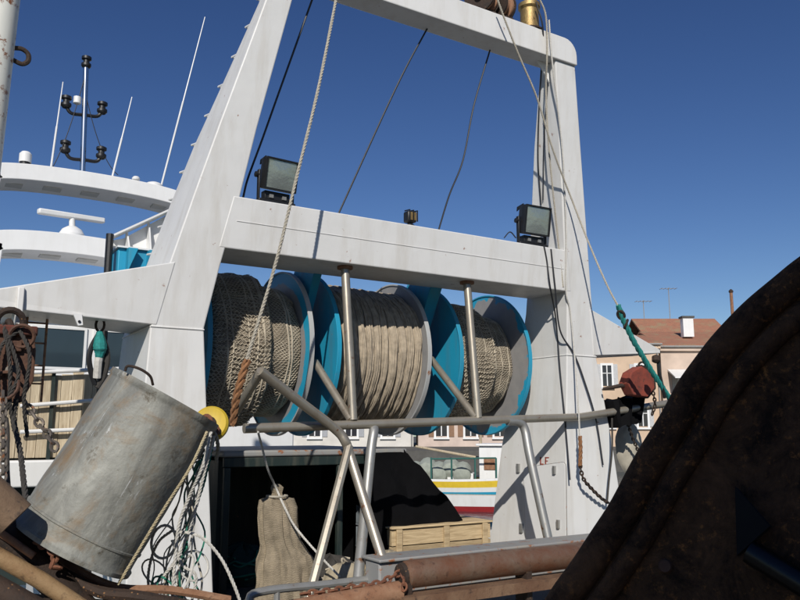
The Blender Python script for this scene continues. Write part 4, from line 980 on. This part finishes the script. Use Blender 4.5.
# bracket with blue hydraulic box behind the port leg
BYY = 1.6
bx_ = aty(112, 272, BYY); hb = thing('hydraulic_bracket', V(bx_.x + .5, BYY, 2.6), 'white ribbed bracket over teal hydraulic box behind the laddered leg', 'bracket')
z0_ = aty(140, 252, BYY).z; xa_, xc_ = aty(113, 252, BYY).x, aty(168, 252, BYY).x
MB().prism([V(xa_, BYY, z0_), V(xc_ + .4, BYY, z0_), V(xc_ + .4, BYY, z0_ + .55), V(xc_, BYY, aty(160, 212, BYY).z), V(xa_ + .1, BYY, aty(118, 238, BYY).z), V(xa_, BYY, aty(113, 240, BYY).z)], V(0, .02, 0)).build('web', white2, hb)
MB().hexa([V(xa_, BYY - .22, z0_ - .02), V(xc_ + .4, BYY - .22, z0_ - .02), V(xc_ + .4, BYY + .2, z0_ - .02), V(xa_, BYY + .2, z0_ - .02), V(xa_, BYY - .22, z0_ - .002), V(xc_ + .4, BYY - .22, z0_ - .002), V(xc_ + .4, BYY + .2, z0_ - .002), V(xa_, BYY + .2, z0_ - .002)]).build('shelf', white2, hb)
A, B = V(xa_, BYY, aty(113, 238, BYY).z + .02), V(xc_, BYY, aty(160, 211, BYY).z + .02); M3 = Matrix.Rotation(-math.atan2(B.z - A.z, B.x - A.x), 3, 'Y')
MB().box((A + B) / 2, ((B - A).length + .1, .3, .02), M3).build('top_flange', white2, hb)
for k in range(3):
    x_ = xa_ + .12 + (xc_ - xa_) * k / 2.6; zz = lerp_tab([(A.x, A.z), (B.x, B.z)], x_) - .03
    MB().prism([V(x_, BYY - .2, z0_), V(x_, BYY - .003, z0_), V(x_, BYY - .003, zz), V(x_, BYY - .06, zz)], V(.015, 0, 0)).build('rib', white2, hb)
MB().span((xa_ + .02, BYY - .18, z0_ - .75), (xc_ + .3, BYY + .18, z0_ - .022)).build('teal_box', teal, hb, bev=.01)
for k in range(3): x_ = xa_ + .1 + .22 * k; MB().prism([V(x_, BYY - .181, z0_ - .03), V(x_ + .1, BYY - .181, z0_ - .03), V(x_, BYY - .181, z0_ - .3)], V(0, -.12, 0)).build('gusset', teal, hb)
MB().tube([aty(110, 234, BYY - .15), V(aty(110, 234, BYY - .15).x, BYY - .15, DECK)], .04, 10).build('post', black, hb)

# ------------------------------------------------------------------ hanging from the port arm
lg = thing('hanging_ladder', aty(27, 322, .4), 'thin rusty ladder hanging under the port gantry arm', 'ladder')
for px in (27, 47): A = aty(px, 322, .4); A.z = 2.68; MB().tube([A, V(A.x, A.y, 1.9)], .012, 6).build('rail', rust, lg)
xa_, xb_ = aty(27, 340, .4).x, aty(47, 340, .4).x
for z in (2.6, 2.42, 2.22, 2.06): MB().tube([V(xa_, .4, z), V(xb_, .4, z)], .009, 6).build('rung', rust, lg)
sg = thing('hanging_sling', aty(100, 325, .15), 'teal and black webbing sling looped under the port gantry arm', 'sling')
tpz = aty(100, 326, .15); tpz.z = 2.64
MB().torus(tpz - UP * .05, (.3, 1, 0), .06, .012, 14, 6, .6).build('ring', darkrust, sg)
k0 = tpz - UP * .12
MB().tube(spl([k0, aty(92, 346, .12), aty(89, 358, .1), aty(91, 372, .1), aty(95, 385, .1)], 5), [.024] * 21, 8).build('black_strap', black, sg)
MB().tube(spl([k0, aty(100, 346, .08), aty(100, 352, .08), aty(99, 358, .08)], 5), [.03, .035, .045, .05, .055, .06, .055, .06, .055, .05, .05, .045, .04, .04, .035, .03], 9).build('teal_strap', sling_m, sg)
MB().tube(spl([k0, aty(106, 348, .12), aty(107, 362, .1), aty(103, 378, .1), aty(97, 388, .1)], 5), .028, 8).build('black_strap', rope_d, sg)
MB().tube(spl([aty(99, 358, .06), aty(98, 364, .06), aty(97, 378, .08)], 5), .035, 8).build('white_strap', rope_w, sg)
# big rusty block at the arm tip
bk = thing('warp_block', aty(10, 318, -.05), 'large rusty warp block with red cheeks hanging from the port arm tip', 'pulley block')
hc = aty(11, 362, -.15)
MB().torus(aty(10, 322, -.1), (0, 1, .2), .10, .028, 18, 8).torus(aty(9, 332, -.12), (1, 0.1, .1), .09, .025, 16, 8).build('shackle', darkrust, bk)
def cheekp(off, k=1.): return [hc + V(x * k, off, z * k) for x, z in ((-.14, .26), (.14, .26), (.17, .1), (.17, -.15), (.09, -.33), (-.09, -.33), (-.17, -.15), (-.17, .1))]
MB().prism(cheekp(-.08), V(0, .03, 0)).build('cheek', blockrust, bk, bev=.01, smooth=False); MB().prism(cheekp(.07), V(0, .03, 0)).build('cheek', darkrust, bk, bev=.01, smooth=False)
MB().lathe([(-.045, .17), (-.02, .14), (.02, .14), (.045, .17)], hc + V(0, .012, -.08), (0, 1, 0), 24).build('sheave', darkrust, bk)
MB().box(hc + V(.0, -.02, .25), (.34, .2, .08)).build('head', rusty('dark_red_lead', (.12, .028, .016), (.07, .03, .02), (.03, .018, .014)), bk, bev=.015); MB().box(hc + V(0, -.1, .12), (.12, .04, .09)).build('grease_box', blockrust, bk, bev=.01)
MB().lathe([(0, .05), (.03, .05), (.04, .03)], hc + V(0, -.075, -.08), (0, -1, 0), 12).build('pin', chaing, bk)
MB().tube(spl([hc + V(-.1, -.06, -.05), hc + V(-.12, -.1, -.4), aty(6, 420, -.3), aty(7, 470, -.6), aty(10, 510, -.9)], 5), .02, 8).build('warp', rope_d, bk)
for k in range(4):
    rr_ = random.Random(k + 2)
    MB().rope(spl([hc + V(rr_.uniform(-.15, .1), -.1, .3), hc + V(-.1 + .07 * k, -.15 - .02 * k, rr_.uniform(-.1, .1)), hc + V(rr_.uniform(-.1, .15), -.16, -.3), hc + V(.1 * k - .15, -.12, -.45 - .05 * k)], 6), .016).build('lashing', rope_d, bk)
MB().torus(hc + V(.05, -.14, .2), (.2, 1, .3), .09, .016, 18, 6).build('rope_loop', blockrust, bk)
MB().torus(hc + V(-.05, -.15, -.2), (.5, 1, -.2), .11, .014, 18, 6).build('rope_loop', blockrust, bk)
tag(MB().rope(spl([hc + V(.05, -.1, -.3), aty(14, 420, -.3), aty(20, 450, -.5), aty(26, 500, -.9)], 5), .022).build('rope', rope_d), 'dark warp hanging from the large rusty block', 'rope')
tag(MB().chain([aty(3, 392, -.5), aty(3, 480, -.8)], .07, .012).build('chain', chaing), 'heavy grey chain hanging straight below the large rusty block', 'chain')
tag(MB().chain(spl([aty(22, 398, -.2), aty(30, 410, -.25), aty(40, 424, -.35), aty(50, 438, -.5), aty(56, 450, -.6)], 5), .10, .012).build('chain', chaing), 'pale chain of long links slanting down from the large rusty block', 'chain')

# ================================================================== QUAYSIDE FOREGROUND
# galvanised drum lying tilted on a pile of rusty gear
BD = 4.15
A0, A1 = atd(116, 367, BD), atd(214, 431, BD)
_t = (A0 + A1) / 2 - CAM; _r = ray(73.5, 546); BD2 = _t.length_squared / _r.dot(_t) * .995
B0, B1 = atd(20, 512, BD2), atd(127, 580, BD2)
top_c = (A0 + A1) / 2; bot_c = (B0 + B1) / 2
axv = (bot_c - top_c); HL = axv.length; axv.normalize()
rb_ = ((A1 - A0).length + (B1 - B0).length) / 4 * .985
br = thing('steel_barrel', bot_c, 'battered galvanised steel barrel tipped over on rusty gear at the quay edge', 'barrel')
def barrel_rings():
    prof = [(-.012, rb_ - .02), (-.015, rb_ + .006), (.012, rb_ + .008), (.02, rb_)] + [(HL * k / 26, rb_) for k in range(1, 23)] + [(HL * .865, rb_), (HL * .87, rb_ + .006), (HL * .88, rb_ + .006), (HL * .885, rb_)] + [(HL * .93, rb_), (HL - .02, rb_), (HL - .01, rb_ + .01), (HL + .012, rb_ + .008), (HL + .012, rb_ - .02)]
    a = axv.cross(UP).normalized(); b = axv.cross(a); rs = []; n = 72
    for d, r in prof:
        ring = []
        for j in range(n):
            t = 2 * math.pi * j / n; dd = V(math.cos(t) * 1.3, math.sin(t) * 1.3, d * 2.2)
            k = -.016 * max(0, noise.noise(dd + V(3, 7, 1))) - .006 * noise.noise(dd * 3)
            k *= min(1, max(.15, min(d, HL - d) / .08))
            ring.append(top_c + axv * d + (a * math.cos(t) + b * math.sin(t)) * (r + k))
        rs.append(ring)
    # sunk end
    d, r = -.012, rb_ - .02
    for d, r in ((.03, rb_ - .024), (.035, .02)):
        rs.insert(0, [top_c + axv * d + (a * math.cos(2 * math.pi * j / n) + b * math.sin(2 * math.pi * j / n)) * r for j in range(n)])
    return rs
MBb = MB().rings(barrel_rings())
quat = axv.to_track_quat('Z', 'Y')
bo = MBb.build('shell', barrel_m, br, ang=50)
# give the shell its own axes along the barrel so the wear follows it
M4 = quat.to_matrix().to_4x4(); bo.data.transform(M4.inverted() @ Matrix.Translation(-bot_c)); bo.matrix_parent_inverse = Matrix.Identity(4); bo.location = (0, 0, 0); bo.rotation_mode = 'QUATERNION'; bo.rotation_quaternion = quat
MB().tube(spl([atd(125, 371, BD - .28), atd(128, 366, BD - .28), atd(140, 369, BD - .28), atd(150, 376, BD - .26), atd(153, 385, BD - .24)], 5), .007, 8).build('handle', darkrust, br)
# ropes lashing it
def lash(pts, r, mat, label): return tag(MB().rope(spl(pts, 6), r).build('rope', mat), label, 'rope')
nd = BD - .33
lash([atd(207, 432, BD - .15), atd(190, 468, nd), atd(160, 515, nd), atd(122, 578, nd), atd(118, 584, nd)], .008, rope_y, 'straw coloured rope stretched tight along the barrel side')
lash([atd(211, 432, BD - .1), atd(203, 465, BD - .15), atd(188, 500, BD - .1), atd(178, 530, BD - .1), atd(172, 600, BD - .1)], .009, rope_w, 'white rope hanging behind the barrel from the yellow float')
lash([atd(214, 436, BD), atd(205, 470, BD), atd(192, 520, BD), atd(176, 560, BD), atd(150, 590, BD)], .009, rope_w, 'frayed white rope slanting behind the barrel to the rusty frame')
lash([atd(213, 440, BD + .1), atd(204, 480, BD + .1), atd(196, 505, BD + .1), atd(184, 550, BD + .1), atd(178, 600, BD + .1)], .012, rope_g, 'green rope hanging beside the barrel')
lash([atd(174, 532, BD), atd(190, 533, BD - .05), atd(205, 540, BD - .05), atd(222, 560, BD - .05), atd(236, 590, BD - .05), atd(243, 612, BD - .05)], .009, rope_w, 'pale rope looping out from the barrel lashing to the water side')
lash([atd(173, 530, BD), atd(160, 540, BD), atd(152, 556, BD), atd(148, 580, BD), atd(152, 600, BD)], .008, rope_m, 'thin grey rope end curling under the barrel lashing')
lash([atd(172, 540, BD), atd(182, 565, BD), atd(196, 575, BD), atd(192, 600, BD)], .008, rope_w, 'short white rope loop below the barrel lashing')
rg3 = random.Random(12)
tl = thing('line_tangle', atd(172, 600, BD), 'tangle of thin pale and green net lines hanging beside the barrel', 'rope tangle')
for k in range(14):
    x_ = rg3.uniform(150, 212); pts = [atd(206 + rg3.uniform(-4, 6), 440 + rg3.uniform(0, 30), BD + .1)]
    for q_ in range(5): pts.append(atd(pts[0].x * 0 + 200 + (x_ - 200) * (q_ + 1) / 5 + rg3.uniform(-9, 9), 470 + 27 * q_ + rg3.uniform(-9, 9), BD + rg3.uniform(-.02, .2)))
    pts.append(atd(x_ + rg3.uniform(-12, 12), 608, BD + .05))
    MB().tube(spl(pts, 5), rg3.uniform(.003, .006), 5).build('line', (rope_w, rope_m, rope_g, rope_m, rope_w)[k % 5], tl)
for k in range(7):
    c_ = atd(rg3.uniform(150, 205), rg3.uniform(535, 596), BD + rg3.uniform(-.05, .1))
    MB().torus(c_, (rg3.uniform(-1, 1), rg3.uniform(-1, 1), rg3.uniform(-.5, .5)), rg3.uniform(.05, .12), rg3.uniform(.004, .008), 20, 5, rg3.uniform(.6, 1.3)).build('coil', (rope_w, rope_g, rope_m)[k % 3], tl)
yf = thing('yellow_float', atd(213, 417, BD + .35), 'yellow disc float wedged behind the upper barrel rim', 'float')
yc = atd(211, 424, BD + .35); yn = (CAM - yc).normalized() + V(-.2, 0, .25)
MB().lathe([(-.03, .04), (-.03, .09), (-.015, .102), (.015, .102), (.03, .09), (.02, .05)], yc, yn, 32).build('disc', yellow, yf); MB().lathe([(-.04, .035), (.04, .035)], yc, yn, 14).build('hub', darkrust, yf)
MB().rope(spl([yc + yn.normalized() * .03 + V(0, 0, .03), atd(205, 425, BD + .2), atd(209, 436, BD + .1)], 5), .012).build('lanyard', rope_y, yf)
for k in range(5):
    rr_ = random.Random(k + 20)
    MB().torus(atd(203 + 3 * k, 424 + rr_.uniform(-4, 8), BD + .12 + .02 * k), (rr_.uniform(-1, 1), rr_.uniform(-1, 1), rr_.uniform(-1, 1)), .035, .011, 14, 6).build('shackle_ring', chainrust if k % 2 else blockrust, yf)
MB().rope(spl([atd(200, 418, BD + .2), atd(207, 422, BD + .1), atd(214, 432, BD + .12), atd(218, 446, BD + .2), atd(216, 462, BD + .25)], 5), .012).build('lanyard', rope_m, yf)
# rusty cradle of old gear under the barrel
cr = thing('barrel_cradle', atd(40, 600, 3.6), 'rusty dark steel cradle of old pipes holding the barrel on the quay', 'cradle')
cr.location.z = 0; WORLD[cr.name].z = 0
def bar(pts, r, mat, nm='bar', n=12): return MB().tube(pts, r, n).build(nm, mat, cr)
bar([atd(-60, 450, 3.45), atd(16, 519, 3.5)], .085, rusty('brown_scale', (.12, .075, .045), (.2, .13, .08), (.06, .04, .03), .85), 'pipe_end', 18)
bar([atd(-40, 490, 3.7), atd(30, 558, 3.75), atd(100, 628, 3.8)], .075, darkrust)
bar([atd(-40, 535, 3.6), atd(40, 580, 3.65), atd(130, 640, 3.7)], .04, rusty('ochre_scale', (.22, .13, .06), (.3, .2, .1), (.1, .06, .03)), 'slat')
bar([atd(-40, 505, 3.62), atd(34, 556, 3.66)], .018, rust, 'slat')
bar([atd(-30, 575, 3.5), atd(60, 625, 3.5)], .06, darkrust)
bar(spl([atd(40, 548, 3.95), atd(80, 572, 3.9), atd(120, 588, 3.9), atd(170, 590, 4.0), atd(230, 600, 4.1)], 5), .022, rust, 'bent_rod', 8)
bar(spl([atd(60, 572, 3.85), atd(100, 592, 3.8), atd(140, 597, 3.8), atd(210, 610, 3.9)], 5), .03, darkrust, 'bent_rod', 8)
for px, py, D in ((-30, 500, 3.7), (60, 590, 3.75), (95, 628, 3.8), (200, 612, 4.02), (40, 600, 3.55)):
    q = atd(px, py, D); bar([q, V(q.x, q.y, .0)], .045, darkrust, 'leg')
q = atd(60, 575, 3.95); bar([q + RT * -.5 + V(0, 0, -.12), q + RT * .75 + V(0, 0, -.22)], .06, darkrust, 'cross_bar')
tag(MB().chain(spl([atd(35, 543, 3.72), atd(48, 548, 3.68), atd(55, 556, 3.66), atd(52, 566, 3.66), atd(60, 568, 3.66)], 5), .045, .008).build('chain', chainrust), 'knotted rusty chain scrap under the barrel rim', 'chain')
# rusty white pole
pb = aty(-34, 300, .85); pt_ = aty(9, -60, .85)
pole = thing('derrick_pole', V(pb.x, pb.y, 0), 'white painted steel mooring pole streaked with rust, bent hook on its side', 'pole')
dirp = (pt_ - pb).normalized(); foot = pb - dirp * ((pb.z + 2.2) / dirp.z)
MB().tube([foot, pt_ + dirp * 1.5], .16, 28).build('tube', paint('chipped_white', (.68, .68, .62), .5, .5, rust=.44, rustcol=(.13, .05, .02)), pole)
MB().tube(spl([aty(14, 48, .85), aty(22, 49, .85), aty(28, 54, .85), aty(28, 61, .85), aty(22, 64, .85), aty(13, 60, .85)], 5), .024, 8).build('hook', darkrust, pole)

def door_mat():
    m, t, b = nmat('scaled_dark_iron'); p = geo_pos(t)
    c = mix(t, .5, (.028, .017, .011), (.22, .11, .055)); L(t, ramp(t, noi(t, p, 7, 10, .78, .5), .36, .66), c.node.inputs[0])
    k = N(t, 'ShaderNodeMath', operation='MULTIPLY'); L(t, ramp(t, noi(t, p, 34, 9, .75), .54, .66), k.inputs[0]); L(t, ramp(t, noi(t, p, 5, 5, .6), .40, .60), k.inputs[1])
    c = mix(t, k.outputs[0], c, (.52, .22, .07))
    c = mix(t, ramp(t, noi(t, p, 70, 6, .7), .70, .75), c, (.26, .21, .15))
    L(t, c, b.inputs['Base Color']); b.inputs['Roughness'].default_value = .8; b.inputs['Specular IOR Level'].default_value = .2
    h = N(t, 'ShaderNodeMath', operation='ADD'); L(t, noi(t, p, 14, 9, .75, .3), h.inputs[0]); L(t, noi(t, p, 90, 5, .7), h.inputs[1])
    bump(t, b, h.outputs[0], .9, .02)
    return m
doorm = door_mat()
door_shadow_black = plain('shadow_black', (.006, .006, .006), .95, .3)
# trawl door standing on edge, in the shade of the added, unseen containers behind the photographer
dn = (RT * -.52 + FW * -.84 + UP * .14).normalized()
do = atd(672, 427, 2.5)
da = V(dn.y, -dn.x, 0).normalized()
if da.dot(RT) > 0: da = -da
db = dn.cross(da)
if db.z < 0: db = -db
dw = thing('trawl_door', V(do.x, do.y, 0), 'dark rusted curved steel trawl door standing on edge on the quay', 'trawl door')
vg = -do.z / db.z + .02
loop = [(.42, -.56), (.33, -.43), (.23, -.28), (.16, -.16), (.10, -.05), (.03, .06), (-.03, .165), (-.10, .26), (-.17, .34), (-.24, .41), (-.32, .475), (-.40, .535),
        (-.55, .63), (-.75, .72), (-1.0, .77), (-1.3, .76), (-1.6, .66), (-1.85, .44), (-2.0, .1), (-2.05, -.4), (-2.0, -1.0), (-1.9, -1.4), (-1.7, vg + .06), (-1.4, vg), (-.4, vg), (.35, vg), (.58, vg + .07), (.70, -1.45), (.72, -1.2), (.66, -.98), (.55, -.77)]
loop = spl([V(a, b, 0) for a, b in loop + loop[:1]], 5)[:-1]
def D3(a, b, off=0.): return do + da * a + db * b + dn * off
_c = sum((p_ for p_ in loop), V(0, 0, 0)) / len(loop)
def inset(k, off, wob=0.):
    out = []; m_ = len(loop)
    for i, p_ in enumerate(loop):
        tg = (loop[(i + 4) % m_] - loop[i - 4]).normalized(); nn = V(-tg.y, tg.x, 0)
        if nn.dot(_c - p_) < 0: nn = -nn
        q2 = p_ + nn * (k + wob * noise.noise(p_ * 6)); out.append(D3(q2.x, q2.y, off + wob * noise.noise(p_ * 5 + V(3, 3, 3))))
    return out
MB().rings([inset(.02, -.05), inset(.02, -.02)]).build('plate', doorm, dw)
MB().tube(inset(.05, -.025, .004), .052, 16, closed=True).build('rim', doorm, dw)
MB().tube(inset(.145, -.012, .005), .034, 14, closed=True).build('inner_rib', doorm, dw)
bp = [atp(x, y, do, dn) for x, y in ((738, 488), (772, 527), (740, 556))]
MB().prism([p_ + dn * .004 for p_ in bp], dn * .05).build('bracket', door_shadow_black, dw)  # black triangle: a shadow on the door built as a solid piece
A = atp(752, 552, do, dn) + dn * .04; B = atp(900, 640, do, dn) + dn * .10
MB().tube([A, B], .035, 14).build('towing_bar', plain('worn_black_steel', (.02, .02, .02), .3, .4, metal=.6), dw)
MB().lathe([(0, .02), (.008, .022), (.014, .018)], atp(664, 566, do, dn) - dn * .022, dn, 12).build('bolt_head', blockrust, dw)
for k in (0, 1):
    q = D3((.2, -1.2)[k], vg + .42, 0.) - dn * .17
    t = thing('mooring_bollard', V(q.x, q.y, 0), ('black iron bollard backing the foot of the trawl door, its water end', 'black iron bollard backing the foot of the trawl door, its landward end')[k], 'bollard')
    MB().lathe([(0, .2), (.03, .2), (.06, .12), (.4, .11), (.45, .115), (.55, .115), (.6, .08)], V(q.x, q.y, 0), (0, 0, 1), 24).build('post', black, t)
# added shade casters: two stacked containers, unseen behind the camera, darken the trawl door
for k in (0, 1):
    o_ = CAM + RT * 3.1 - FW * 2.75; o_.z = 2.45 * k
    t = thing('shade_container', o_, ('blue steel container added behind the camera to shade the trawl door', 'brown container added on top of the blue one to shade the trawl door')[k], 'container')
    mm_ = (paint('container_blue', (.03, .07, .14), .5, .3, rust=.2), paint('container_brown', (.16, .06, .04), .5, .3, rust=.2))[k]
    hx, hy = 3.0, 1.2; per = []
    for (ax_, ay_, bx2, by2) in ((-hx, -hy, hx, -hy), (hx, -hy, hx, hy), (hx, hy, -hx, hy), (-hx, hy, -hx, -hy)):
        d2 = Vector((bx2 - ax_, by2 - ay_)); n2 = int(d2.length / .14); nn = Vector((d2.y, -d2.x)).normalized()
        for i in range(n2):
            q2 = Vector((ax_, ay_)) + d2 * (i / n2) - nn * (.04 if i % 4 in (2, 3) else 0); per.append(q2)
    base = Matrix.Rotation(-YAW, 3, 'Z')
    MB().rings([[o_ + base @ V(p2.x, p2.y, z) for p2 in per] for z in (.08, 2.36)]).build('corrugated_shell', mm_, t, smooth=False)
    fr = MB()
    for z in (.05, 2.40): fr.box(o_ + UP * z, (6.06, 2.46, .09), base)
    fr.build('frame_rails', mm_, t)
    for sx in (-1, 1):
        for sy in (-1, 1): MB().box(o_ + UP * 1.225 + base @ V(sx * 2.98, sy * 1.18, 0), (.12, .12, 2.24), base).build('corner_post', mm_, t)
